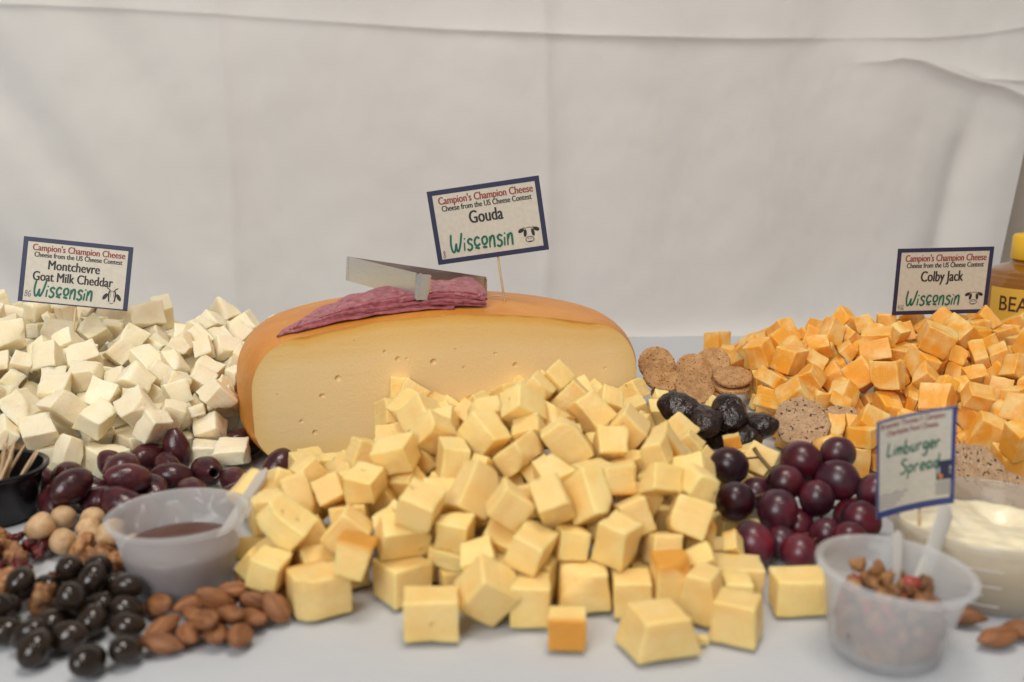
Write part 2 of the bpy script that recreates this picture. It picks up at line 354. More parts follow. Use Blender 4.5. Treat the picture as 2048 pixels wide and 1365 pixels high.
TG = [-1, -0.93, -0.80, -0.45, 0, 0.45, 0.80, 0.93, 1]
def block_mesh(name, dims, r, material, wob=1.0, rind=None, taper=0.0, skew=0.10, rr=0.09, chip=0.3):
    """an irregular hand-cut block: eight shifted corners, rounded edges, uneven faces"""
    hx, hy, hz = (d/2 for d in dims)
    corners = {}
    for sx in (-1, 1):
        for sy in (-1, 1):
            for sz in (-1, 1):
                tx = 1-taper*(sz > 0)
                corners[sx, sy, sz] = Vector((sx*hx*tx*(1+r.uniform(-skew, skew)), sy*hy*(1+r.uniform(-skew, skew)), sz*hz*(1+r.uniform(-skew, skew))))
    def tri(p):
        a, b, c = ((t+1)/2 for t in p); o = Vector()
        for (sx, sy, sz), co in corners.items():
            o += co*((a if sx > 0 else 1-a)*(b if sy > 0 else 1-b)*(c if sz > 0 else 1-c))
        return o
    n = len(TG); idx = {}; V = []; A = []; F = []
    off = Vector((r.uniform(0, 50), r.uniform(0, 50), r.uniform(0, 50)))
    chips = []
    for _ in range(2):
        if r.random() < chip: chips.append((Vector((r.choice((-1, 1)), r.choice((-1, 1)), r.choice((-1, 0, 0, 1)))).normalized(), r.uniform(1.02, 1.34)))
    def vert(p):
        key = tuple(round(c, 3) for c in p)
        if key in idx: return idx[key]
        P = Vector(p); inner = Vector(tuple(max(-(1-rr), min(1-rr, c)) for c in P)); dv = P-inner
        q = inner + (dv.normalized()*rr if dv.length > 1e-6 else Vector())
        for cn, thr in chips:
            d_ = q.dot(cn)
            if d_ > thr: q = q - cn*(d_-thr)*(1+0.12*nz(q+off, 6))
        co = tri(q)
        co += co.normalized()*(0.0009*wob*nz(co+off, 90) + 0.00045*wob*nz(co+off, 260) + 0.00025*wob*nz(co+off, 700))
        idx[key] = len(V); V.append(co)
        if rind: A.append(max(0.0, min(1.0, (P[rind[0]]*rind[1]-0.35)/0.62))**1.5)
        else: A.append(0.0)
        return idx[key]
    for ax in range(3):
        for s in (-1, 1):
            for i in range(n-1):
                for j in range(n-1):
                    q = []
                    for (a, b) in ((TG[i], TG[j]), (TG[i+1], TG[j]), (TG[i+1], TG[j+1]), (TG[i], TG[j+1])):
                        p = [0, 0, 0]; p[ax] = s; p[(ax+1) % 3] = a; p[(ax+2) % 3] = b; q.append(vert(p))
                    F.append(tuple(q) if s > 0 else tuple(reversed(q)))
    me = mesh_from(name, V, F, material)
    if rind or True:
        at_ = me.attributes.new('rind', 'FLOAT', 'POINT'); at_.data.foreach_set('value', A)
    return me, [corners[k]*0.985 for k in corners]

def variants(name, material, count, size, rinds=0, long=0.2, skew=0.11, wob=1.0, rr=0.09, chip=0.3):
    out = []
    for k in range(count):
        sc_ = rng.choice((0.78, 0.92, 1.0, 1.08, 1.2)); d = [size*sc_*rng.uniform(0.80, 1.14) for _ in range(3)]
        if rng.random() < long: d[rng.randrange(3)] *= rng.uniform(1.25, 1.6)
        if rng.random() < 0.12: d[rng.randrange(3)] *= 0.6
        rd = (rng.randrange(3), rng.choice((-1, 1))) if k < rinds else None
        tp = rng.uniform(0.2, 0.5) if rng.random() < 0.11 else 0.0
        out.append((*block_mesh(name, d, rng, material, wob, rd, tp, skew, rr*rng.uniform(0.6, 1.4), chip), rd is not None))
    return out
VG = variants('gouda_cube', M['gouda'], 48, 0.0177, rinds=5, long=0.22, skew=0.075, wob=1.3, rr=0.07, chip=0.3)
VW = variants('goat_cheddar_cube', M['goat'], 40, 0.0190, long=0.34, skew=0.17, wob=2.0, rr=0.08, chip=0.45)
VC = variants('colby_jack_cube', M['colby'], 40, 0.0178, long=0.36, skew=0.17, wob=1.6, rr=0.07, chip=0.45)
def rrot(): return (rng.uniform(-PI, PI), rng.uniform(-PI, PI), rng.uniform(-PI, PI))

CORES = []                                # the unseen middle of a heap: only its outer cubes are laid
def core(x0, x1, y0, y1, X0, X1, Y0, Y1, z):
    CORES.append((x0, x1, y0, y1, X0, X1, Y0, Y1, z))
    body([(x0, y0, 0), (x1, y0, 0), (x0, y1, 0), (x1, y1, 0), (X0, Y0, z), (X1, Y0, z), (X0, Y1, z), (X1, Y1, z)], Matrix(), False)['core'] = True
def core_h(x, y):
    h = 0.0
    for x0, x1, y0, y1, X0, X1, Y0, Y1, z in CORES:
        f = min((x-x0)/max(1e-4, X0-x0), (x1-x)/max(1e-4, x1-X1), (y-y0)/max(1e-4, Y0-y0), (y1-y)/max(1e-4, y1-Y1), 1.0); h = max(h, f*z)
    return max(0.0, h)
def heap(kind, var, size, xr, yr, height, zoff=0.0, sp=1.32):
    nx = int((xr[1]-xr[0])/(size*sp))+1; ny = int((yr[1]-yr[0])/(size*sp))+1
    for k in range(12):
        for j in range(ny):
            for i in range(nx):
                x = xr[0]+(i+0.5*(k % 2)+rng.uniform(-0.15, 0.15))*size*sp; y = yr[0]+(j+0.5*((k//2) % 2)+rng.uniform(-0.15, 0.15))*size*sp
                h = height(x, y); hc = core_h(x, y)
                if h <= 0 or (k+0.35)*size*0.82 > h-hc: continue
                v = var[rng.randrange(len(var))]
                body(v[1], TRS((x, y, hc+zoff+size*0.9+k*size*1.45), rrot()), build=(kind, v))

# --- passive shapes first: cheese wheel, cups, tub, bottle
WDOME = 0.0165
WR, WH, WCUT, WROT = 0.1655, 0.102, 0.062, math.radians(14)
WC = Vector((-0.0465-WCUT*math.sin(WROT), 0.763+WCUT*math.cos(WROT), 0.0))
def wheel_profile():
    p = [(0, WH+WDOME)]
    rt, rtz, rb = 0.038, 0.042, 0.034
    for k in range(1, 10): r = (WR-rt)*k/9; p.append((r, WH+WDOME*(1-(k/9)**2)*0.9))
    for k in range(1, 13): a = PI/2*(1-k/12); p.append((WR-rt+rt*math.cos(a), WH-rtz+rtz*math.sin(a)))
    p.append((WR, WH*0.45))
    for k in range(1, 9): a = -PI/2*k/8; p.append((WR-rb+rb*math.cos(a), rb+rb*math.sin(a)))
    p.append((0, 0)); return p
def build_wheel():
    V, F = lathe(wheel_profile(), 120); bm = bmesh.new()
    vs_ = [bm.verts.new(v) for v in V]
    for f in F: bm.faces.new([vs_[i] for i in f])
    bm.normal_update(); bmesh.ops.recalc_face_normals(bm, faces=bm.faces[:])
    for f in bm.faces: f.smooth = True
    res = bmesh.ops.bisect_plane(bm, geom=bm.verts[:]+bm.edges[:]+bm.faces[:], plane_co=(0, -WCUT, 0), plane_no=(0, -1, 0), clear_outer=True)
    edges = [e for e in res['geom_cut'] if isinstance(e, bmesh.types.BMEdge)]
    nf = bmesh.ops.holes_fill(bm, edges=edges)['faces']
    ins = bmesh.ops.inset_region(bm, faces=nf, thickness=0.0022, depth=0.0)
    for f in nf: f.material_index = 1; f.smooth = False
    for f in ins['faces']: f.material_index = 1; f.smooth = False
    for f in bm.faces:
        if abs(f.normal.y+1) < 1e-3: f.material_index = 1; f.smooth = False
    for v in bm.verts:                      # slightly hand-shaped
        if v.co.y > -WCUT+0.004: v.co += v.co.normalized()*0.0012*nz(v.co, 14)
    me = bpy.data.meshes.new('gouda_cheese'); bm.to_mesh(me); bm.free()
    return me
# paste of the cut face: colour deepens towards the rind, measured from the rind outline
mp_ = mat('gouda_cut_face', (0.80, 0.58, 0.25), 0.40, Subsurface_Weight=0.3, Subsurface_Scale=1.0)
bsdf(mp_).inputs['Subsurface Radius'].default_value = (0.006, 0.0035, 0.0015)
def face_material(m):
    tc = N(m, 'ShaderNodeTexCoord'); sx = N(m, 'ShaderNodeSeparateXYZ'); L(m, tc.outputs['Object'], sx.inputs[0])
    def mth(op, a, b=None):
        n = N(m, 'ShaderNodeMath', operation=op)
        for s, v in zip(n.inputs, (a, b)):
            if v is None: continue
            if hasattr(v, 'links'): L(m, v, s)
            else: s.default_value = v
        return n.outputs[0]
    rc = 0.040
    qx = mth('SUBTRACT', mth('ABSOLUTE', sx.outputs[0]), WR-rc); dm = mth('MAXIMUM', mth('MULTIPLY', mth('SUBTRACT', 1.0, mth('MULTIPLY', mth('ADD', mth('MULTIPLY', sx.outputs[0], sx.outputs[0]), WCUT*WCUT), 1/(WR-0.038)**2)), WDOME*0.9), 0.0)
    zf = mth('SUBTRACT', sx.outputs[2], mth('MULTIPLY', dm, mth('MULTIPLY', sx.outputs[2], 1/WH)))
    qz = mth('SUBTRACT', mth('ABSOLUTE', mth('SUBTRACT', zf, WH/2)), WH/2-rc)
    mx = mth('MAXIMUM', qx, 0.0); mz = mth('MAXIMUM', qz, 0.0)
    ln = mth('SQRT', mth('ADD', mth('MULTIPLY', mx, mx), mth('MULTIPLY', mz, mz)))
    dist = mth('SUBTRACT', rc, mth('ADD', ln, mth('MINIMUM', mth('MAXIMUM', qx, qz), 0.0)))   # depth below the rind
    nzt = tex_noise(m, 30, 3, offset_random=False); dn = mth('ADD', dist, mth('MULTIPLY', mth('SUBTRACT', nzt.outputs['Fac'], 0.5), 0.006))
    r = ramp(m, mth('MULTIPLY', dn, 1/0.05), [(0.0, (0.64, 0.28, 0.04)), (0.06, (0.82, 0.48, 0.12)), (0.18, (0.84, 0.58, 0.23)), (0.55, (0.86, 0.65, 0.335))])
    r.color_ramp.interpolation = 'EASE'; basecol(m, r.outputs[0])
    t2 = tex_noise(m, 500, 4, offset_random=False); t3 = tex_noise(m, 40, 3, offset_random=False, stretch=(0.25, 1, 3))
    bump(m, mth('ADD', t2.outputs['Fac'], mth('MULTIPLY', t3.outputs['Fac'], 0.8)), 0.0003)
face_material(mp_)
wheel = link('gouda_cheese', build_wheel(), None, WC, (0, 0, WROT)); wheel.data.materials.append(M['rind']); wheel.data.materials.append(mp_)
tag(wheel, 'large half wheel of gouda with orange rind and pale cut face', 'cheese')
# eyes in the cut face: real pits
def face_point(px, py):
    nrm = Vector((math.sin(WROT), -math.cos(WROT), 0)); p0 = WC+nrm*WCUT; r = ray(px, py)
    return CAMP + r*((p0-CAMP).dot(nrm)/r.dot(nrm))
bmh = bmesh.new()
for (px, py, rad) in ((867, 724, 0.0027), (796, 718, 0.0021), (813, 718, 0.0011), (770, 704, 0.0014), (676, 757, 0.0026), (645, 792, 0.0022), (603, 843, 0.0016), (630, 865, 0.0021),
                      (991, 707, 0.0013), (1031, 730, 0.0023), (928, 735, 0.0012), (1210, 736, 0.0012), (911, 699, 0.0009), (708, 682, 0.0008), (555, 790, 0.0009), (1165, 757, 0.0012)):
    p = wheel.matrix_basis.inverted() @ face_point(px, py)
    g = bmesh.ops.create_icosphere(bmh, subdivisions=2, radius=rad)
    for v in g['verts']: v.co = Vector((v.co.x*1.1, v.co.y*0.75, v.co.z*0.95)) + v.co*0.3*nz(v.co+p, 500) + Vector((p.x, p.y+rad*0.12, p.z))
hm = bpy.data.meshes.new('hole_cutter'); bmh.to_mesh(hm); bmh.free(); ho = bpy.data.objects.new('hole_cutter', hm); COL.objects.link(ho)
ho.matrix_world = wheel.matrix_basis; hm.materials.append(mp_)
md = wheel.modifiers.new('eyes', 'BOOLEAN'); md.operation = 'DIFFERENCE'; md.object = ho; md.solver = 'EXACT'
bpy.context.view_layer.update()
dg = bpy.context.evaluated_depsgraph_get(); newme = bpy.data.meshes.new_from_object(wheel.evaluated_get(dg))
wheel.modifiers.clear(); wheel.data = newme; bpy.data.objects.remove(ho)
newme.name = 'gouda_cheese'
for p in newme.polygons:
    if p.material_index > 1: p.material_index = 1
def split_mesh(me, keep, name):
    bm = bmesh.new(); bm.from_mesh(me)
    bmesh.ops.delete(bm, geom=[f for f in bm.faces if f.material_index != keep], context='FACES')
    m2 = bpy.data.meshes.new(name); bm.to_mesh(m2); bm.free(); m2.materials.clear(); m2.materials.append((M['rind'], mp_)[keep])
    m2.polygons.foreach_set('material_index', [0]*len(m2.polygons)); return m2
bpy.data.objects.remove(wheel)
wheel = empty('gouda_cheese', WC, (0, 0, WROT)); tag(wheel, 'large half wheel of gouda with orange rind and pale cut face', 'cheese')
link('rind', split_mesh(newme, 0, 'rind'), wheel); link('cut_face', split_mesh(newme, 1, 'cut_face'), wheel)
bpy.context.view_layer.update()
body([Vector((WR*math.cos(a)*s, WR*math.sin(a)*s, z)) for z, s in ((0, 0.8), (0.03, 1), (0.055, 1), (0.09, 0.9), (WH+0.004, 0.7)) for a in [-0.37+i*(PI+0.74)/20 for i in range(21)]], TRS(WC, (0, 0, WROT)), False)

# cups ----------------------------------------------------------------
def cup_profile(R, rb, h, t=0.0009):
    return [(0, 0.0015), (rb*0.8, 0.0012), (rb*0.88, 0), (rb*0.96, 0), (rb, 0.0015), (R-0.0012, h-0.003), (R+0.0012, h-0.0028), (R+0.0026, h-0.0012), (R+0.0026, h+0.0002), (R+0.001, h+0.001),
            (R-0.0012, h), (R-0.0008-t, h-0.004), (rb-t, 0.0026), (rb*0.85, 0.0024), (0, 0.0026)]
def cup(name, loc, rot, R, rb, h, material, label):
    V, F = lathe(cup_profile(R, rb, h), 64); o = mk(name, V, F, material, None, True, loc, rot); autosmooth(o.data, 50)
    tag(o, label, 'cup'); body([v for v in V], TRS(loc, rot), False); return o
CUPL = (gnd(368, 1170).x, gnd(368, 1170).y, 0.0); CUPR = (gnd(1765, 1300).x, gnd(1765, 1300).y, 0.0012); RTR = (0.02, math.radians(4.0), 0)
CR, CB, CH = 0.0372, 0.0270, 0.0435
cup('souffle_cup', CUPL, (0, 0, 0), CR, CB, CH, M['frosted'], 'frosted plastic cup of brown dip beside the almonds')
cup('souffle_cup', CUPR, RTR, CR-0.0014, CB-0.0005, CH, M['frosted'], 'frosted plastic cup of granola in the right foreground')
PCUP = gnd(-8, 1030); PCUP = (PCUP.x, PCUP.y, 0.0)
cup('pick_cup', PCUP, (0, 0, 0), 0.0335, 0.026, 0.034, M['black_plastic'], 'small black cup full of toothpicks at the left edge')
TUB = gnd(1985, 1180); TUB = (TUB.x, TUB.y+0.012, 0.0)
BOT = Vector((at(2060, 640, 1.08).x, 1.08, 0))
body([(0.055*math.cos(i*PI/8), 0.055*math.sin(i*PI/8), z) for i in range(16) for z in (0, 0.12)], TRS(BOT, (0, 0, 0)), False)
body([(0.056*math.cos(i*PI/8), 0.056*math.sin(i*PI/8), z) for i in range(16) for z in (0, 0.047)], TRS(TUB, (0, 0, 0)), False)

# --- hand-placed gouda cubes of the front row (they stay where they are put)
def placed(px, py, dims, yaw, label, rind=None, taper=0.0, tilt=(0, 0), skew=0.05, z=None):
    me, hull = block_mesh('gouda_cube', dims, rng, M['gouda'], 0.8, rind, taper, skew)
    p = gnd(px, py, 0.0)
    R = Euler((tilt[0], tilt[1], yaw)).to_matrix().to_4x4()
    zmin = min((R @ v.co).z for v in me.vertices)
    b = body([h for h in hull], Matrix.Translation((p.x, p.y, (0 if z is None else z)-zmin)) @ R, False, build=('hero', (me, label)))
D = math.radians
placed(862, 1268, (0.028, 0.021, 0.0215), D(4), 'gouda block in the front row with a long flat face, second from the left')
placed(638, 1222, (0.029, 0.025, 0.0225), D(30), 'large gouda cube at the left front corner of the heap', rind=(1, 1))
placed(975, 1246, (0.024, 0.022, 0.024), D(20), 'gouda cube tipped on its edge between two upright cubes in front', tilt=(D(22), D(34)))
placed(1060, 1240, (0.0205, 0.022, 0.0225), D(-3), 'gouda cube just behind the small orange rind cube')
placed(1134, 1288, (0.0185, 0.017, 0.017), D(-4), 'small orange rind gouda cube alone on the cloth in front', rind=(1, -1))
placed(1315, 1300, (0.034, 0.026, 0.022), D(12), 'large gouda wedge nearest the viewer in the middle front', taper=0.35, skew=0.16)
placed(1472, 1275, (0.0235, 0.021, 0.0215), D(-24), 'gouda cube standing alone at the right front corner', taper=0.12)
placed(1168, 1212, (0.030, 0.022, 0.021), D(2), 'slanted gouda block behind the orange rind cube', taper=0.2, skew=0.14)
placed(1262, 1222, (0.0205, 0.02, 0.0205), D(-2), 'small square gouda cube left of the tall upright block')
placed(1340, 1222, (0.021, 0.019, 0.031), D(8), 'tall upright gouda block behind the large front wedge', rind=(2, 1), taper=0.1)
placed(1405, 1235, (0.024, 0.02, 0.026), D(-32), 'gouda wedge leaning beside the tall upright block', taper=0.45)
placed(1596, 1218, (0.0285, 0.021, 0.020), D(2), 'gouda cube on the cloth beside the granola cup')
placed(1465, 1180, (0.031, 0.022, 0.0165), D(-6), 'flat gouda slab on the cloth below the grapes')
placed(806, 1195, (0.024, 0.024, 0.022), D(38), 'gouda cube at the front left with one corner to the viewer')
placed(1405, 1288, (0.0045, 0.004, 0.0035), D(15), 'tiny gouda crumb lying on the cloth near the front')

# --- crackers (hand-placed, leaning)
def disc_mesh(name, R, t, material, n=40, sides=None, bow=0.0, seed=0):
    prof_r = [0, 0.35, 0.7, 0.9, 0.97, 1.0]
    V, F = [], []; rings = []
    def rad(a):
        if not sides: return R*(1+0.02*nz((math.cos(a)*3, math.sin(a)*3, seed), 1)+0.012*math.cos(a*22))
        k = 2*PI/sides; q = ((a+k/2) % k)-k/2; return R*math.cos(k/2)/math.cos(q)*(1+0.035*nz((math.cos(a)*4, math.sin(a)*4, seed), 1)+0.012*nz((math.cos(a)*14, math.sin(a)*14, seed), 1))
    for side in (1, -1):
        seq = prof_r if side == 1 else prof_r[::-1]
        for pr in seq:
            if pr == 0: rings.append([len(V)]); V.append((0, 0, side*t/2+bow*0)); continue
            ring = []
            for i in range(n):
                a = 2*PI*i/n; r = rad(a)*pr
                z = side*t/2*(1 if pr < 0.95 else (0.8 if pr < 0.99 else 0.35)) + bow*pr*pr*math.cos(a)**2
                z += side*0.0005*nz((r*math.cos(a)+seed, r*math.sin(a), side), 160)
                ring.append(len(V)); V.append((r*math.cos(a), r*math.sin(a), z))
            rings.append(ring)
    for a, b in zip(rings, rings[1:]):
        for i in range(n):
            j = (i+1) % n
            if len(a) == 1: F.append((a[0], b[i], b[j]))
            elif len(b) == 1: F.append((a[j], a[i], b[0]))
            else: F.append((a[j], a[i], b[i], b[j]))
    return mesh_from(name, V, F, material)
def lean(px, py, Y, tilt, yaw, spin): # disc whose face looks at the viewer, laid back by tilt from flat
    return Matrix.Translation(at(px, py, Y)) @ Euler((0, 0, yaw)).to_matrix().to_4x4() @ Euler((tilt, 0, 0)).to_matrix().to_4x4() @ Euler((0, 0, spin)).to_matrix().to_4x4()
for k, (px, py, Y, tilt, yaw, lab) in enumerate((
        (1314, 730, 0.905, D(58), D(10), 'upright butter cracker right against the gouda wheel'),
        (1324, 757, 0.895, D(30), D(14), 'butter cracker lying under the upright one by the wheel'),
        (1388, 742, 0.925, D(52), D(4), 'butter cracker in the middle of the small pile, seeds showing'),
        (1424, 730, 0.945, D(60), D(-26), 'butter cracker at the very back of the cracker pile'),
        (1390, 776, 0.880, D(44), D(-2), 'dark edged butter cracker at the front, above the prunes'),
        (1466, 754, 0.900, D(17), D(-14), 'flat lying butter cracker touching the orange cubes'),
        (1462, 772, 0.900, D(9), D(-10), 'butter cracker directly under the flat lying one'),
        (1340, 790, 0.895, D(14), D(20), 'butter cracker at the bottom beside the wheel'),
        (1430, 792, 0.890, D(12), D(0), 'butter cracker at the bottom right of the pile'))):
    me = disc_mesh('butter_cracker', 0.0178, 0.0042, M['biscuit'], n=110, seed=k*3.1)
    m = lean(px, py, Y, tilt, yaw, k*1.3); o = link('butter_cracker', me); o.matrix_world = m
    tag(o, lab, 'cracker', 'round butter crackers between wheel and orange cubes')
    body([(0.0178*math.cos(i*PI/6), 0.0178*math.sin(i*PI/6), z) for i in range(12) for z in (-0.0026, 0.0026)], m, False)
for k, (px, py, Y, tilt, yaw, R, lab) in enumerate((
        (1604, 845, 0.745, D(50), D(-6), 0.0225, 'eight sided seeded cracker nearest the prunes, whole face showing'),
        (1688, 868, 0.760, D(52), D(6), 0.0250, 'seeded cracker half tucked behind the eight sided one'),
        (1758, 895, 0.752, D(50), D(-4), 0.0235, 'seeded cracker mostly hidden behind the handwritten card'),
        (1955, 945, 0.660, D(40), D(14), 0.0235, 'seeded cracker leaning behind the tub right of the handwritten card'),
        (2030, 985, 0.650, D(24), D(8), 0.0225, 'seeded cracker at the right edge behind the tub'))):
    me = disc_mesh('seeded_cracker', R, 0.0034, M['seedcracker'], n=64, sides=8, bow=0.0016*(1 if k % 2 else -1), seed=7+k*2.7)
    m = lean(px, py, Y, tilt, yaw, 0.39+0.3*k); o = link('seeded_cracker', me); o.matrix_world = m
    tag(o, lab, 'cracker', 'seeded crackers in front of the orange cubes')
    body([(R*math.cos(i*PI/4), R*math.sin(i*PI/4), z) for i in range(8) for z in (-0.0017, 0.0017)], m, False)

# --- grapes (hand-placed bunch)
GR = []
for (px, py, rp) in ((1458, 932, 38), (1471, 1003, 40), (1506, 1090, 43), (1560, 1036, 41), (1596, 1108, 39), (1564, 966, 36), (1606, 930, 42), (1675, 910, 35), (1688, 972, 42),
                     (1632, 1003, 36), (1721, 1044, 40), (1733, 978, 36), (1695, 1072, 36), (1650, 1075, 33), (1517, 985, 32), (1640, 955, 32), (1600, 1050, 34), (1560, 1090, 33), (1700, 1020, 34)):
    Y = 0.545+(1118-py)*0.00042
    if rp < 35: Y += 0.014
    p = at(px, py, Y); r = rp/2000*((p-CAMP).dot(FWD)); p.z = max(p.z, r+0.0005); GR.append((p, r))
for _ in range(60):                       # push apart where two berries share space
    for i in range(len(GR)):
        for j in range(i):
            d = GR[i][0]-GR[j][0]; mn = (GR[i][1]+GR[j][1])*0.95
            if d.length < mn:
                s = d.normalized()*(mn-d.length)*0.5; s.y *= 1.0; GR[i][0].y += s.y*1.4+s.x*0.0; GR[j][0].y -= s.y*1.4; GR[i][0].x += s.x*0.3; GR[j][0].x -= s.x*0.3; GR[i][0].z = max(GR[i][1], GR[i][0].z+s.z*0.5); GR[j][0].z = max(GR[j][1], GR[j][0].z-s.z*0.5)
for p, r in GR: body([Vector((r*math.sin(t)*math.cos(a), r*math.sin(t)*math.sin(a), r*math.cos(t))) for t in (0.3, 0.9, 1.57, 2.2, 2.8) for a in [i*PI/4 for i in range(8)]], Matrix.Translation(p), False)

# --- small rounded foods that drop into place
def ellipsoid(name, L_, W_, T_, material, n=20, m=14, point=0.0, seed=0, lump=0.0, lscale=120, hole=False):
    V, F = [], []; rings = []
    for i in range(m+1):
        t = PI*i/m; c, s = math.cos(t), math.sin(t)
        s2 = s*(1-point*max(0, c)**2); ring = []
        if i in (0, m):
            if i == 0 and hole: pass
            rings.append([len(V)]); V.append(Vector((c*L_/2*(1+point*0.12*(c > 0)), 0, 0))); continue
        for j in range(n):
            a = 2*PI*j/n; v = Vector((c*L_/2*(1+point*0.12*max(0, c)**4), s2*math.cos(a)*W_/2, s2*math.sin(a)*T_/2))
            if lump: v += v.normalized()*(lump*nz(v+Vector((seed, seed*0.7, 0)), lscale) + lump*0.5*nz(v+Vector((seed, 3, seed)), lscale*2.3))
            ring.append(len(V)); V.append(v)
        rings.append(ring)
    for a, b in zip(rings, rings[1:]):
        for i in range(n):
            j = (i+1) % n
            if len(a) == 1: F.append((a[0], b[i], b[j]))
            elif len(b) == 1: F.append((a[j], a[i], b[0]))
            else: F.append((a[j], a[i], b[i], b[j]))
    return mesh_from(name, V, F, material), [v.copy() for v in V[::3]] + [V[0], V[-1]]
def olive_mesh(k, hole):
    Lo, W = 0.0345*(1+0.12*math.sin(k*2.1)), 0.0215*(1+0.1*math.cos(k*1.7)); n = 24
    prof = []
    if hole: prof += [(0, Lo*0.10), (0.0024, Lo*0.12), (0.0026, Lo*0.40), (0.0040, Lo*0.455)]
    else: prof += [(0, Lo*0.53), (0.0012, Lo*0.50)]
    for i in range(1, 14):
        t = PI*(0.10+0.90*i/14); c = math.cos(t); r = W/2*math.sin(t)*(1-0.16*max(0, c)**2); prof.append((max(r, 0.004) if hole and i == 1 else r, Lo*0.5*c))
    prof.append((0, -Lo*0.5))
    V, F = lathe(prof, n)
    me = mesh_from('olive', V, F, [M['olive'], M['olive_pit']])
    for v in me.vertices: v.co += v.co.normalized()*0.0006*nz(v.co+Vector((k, k, k)), 110)
    if hole:
        for p in me.polygons:
            if p.center.z < Lo*0.42 and math.hypot(p.center.x, p.center.y) < 0.0028 and p.center.z > 0: p.material_index = 1
    return me, [Vector(v) for v in V[::5]]
OLV = [olive_mesh(k, k % 3 == 0) for k in range(9)]
for k, (px, py, z, rot, vi, lab) in enumerate((
        (128, 948, 0.020, (D(110), 0.3, 0.5), 3, 'nearly black olive beside the toothpick cup, dimple towards the viewer'),
        (115, 1000, 0.014, (D(95), 0.2, 1.0), 1, 'purple olive in front, nearest the toothpick cup'),
        (228, 905, 0.034, (D(88), 0.9, -1.0), 2, 'long pointed olive on top of the olives, left side'),
        (180, 940, 0.022, (D(80), 1.2, 0.9), 4, 'olive under the long pointed one'),
        (205, 975, 0.016, (D(70), 0.1, 1.4), 5, 'reddish olive lying on its side behind the hazelnuts'),
        (248, 953, 0.028, (D(78), 0.0, -0.15), 0, 'pitted olive with its round hole facing the viewer'),
        (305, 970, 0.020, (D(100), 0.3, 0.4), 7, 'olive right of the one showing its hole'),
        (325, 930, 0.030, (D(60), 0.5, 0.2), 8, 'short olive standing behind the dip cup'),
        (332, 890, 0.030, (D(85), 0.3, 2.2), 6, 'small olive at the back against the white cubes'),
        (380, 885, 0.040, (D(55), -0.7, 0.7), 2, 'large olive at the top of the pile'),
        (415, 940, 0.032, (D(90), 0.1, 1.5), 1, 'large plump olive lying across, above the dip cup'),
        (447, 885, 0.034, (D(30), 0.2, 0.4), 4, 'upright olive at the back right of the pile'),
        (505, 885, 0.034, (D(92), 0.0, 1.65), 5, 'olive lying flat against the gouda wheel'),
        (468, 918, 0.026, (D(70), 0.4, 0.8), 7, 'olive in front of the one against the wheel'),
        (518, 928, 0.018, (D(90), 0.2, 1.2), 8, 'olive low down beside the gouda cubes'),
        (370, 955, 0.016, (D(80), 0.4, 0.3), 3, 'olive half hidden behind the dip cup'),
        (480, 965, 0.012, (D(88), 0.1, 1.0), 6, 'olive peeking out beside the white spoon'),
        (230, 1005, 0.012, (D(90), 0.6, 0.9), 1, 'lowest olive, behind the dip cup rim'),
        (270, 935, 0.012, (D(90), 0.6, 0.2), 4, 'olive buried in the middle of the olives'),
        (420, 910, 0.014, (D(90), 0.2, 2.0), 7, 'olive buried below the plump one'),
        (165, 925, 0.050, (D(85), 0.5, 1.9), 8, 'olive on top at the left, next to the white cubes'), (290, 915, 0.052, (D(75), 0.3, 0.3), 5, 'olive resting on top behind the one showing its hole'), (350, 915, 0.056, (D(92), 0.0, 1.3), 3, 'olive lying across the top of the middle'), (440, 910, 0.056, (D(80), 0.2, 2.4), 6, 'olive on top towards the gouda wheel'), (245, 980, 0.036, (D(95), 0.1, 1.6), 7, 'olive low on the slope above the hazelnuts'), (480, 900, 0.058, (D(88), 0.1, 0.8), 1, 'olive on top nearest the gouda wheel'))):
    me, hull = OLV[vi]; p = gnd(px, py-10, z*0.8)
    body(hull, TRS(p+Vector((0, 0, 0.004)), rot), build=('olive', (me, lab, 'olive', 'olive', 'dark olives heaped behind the dip cup')))

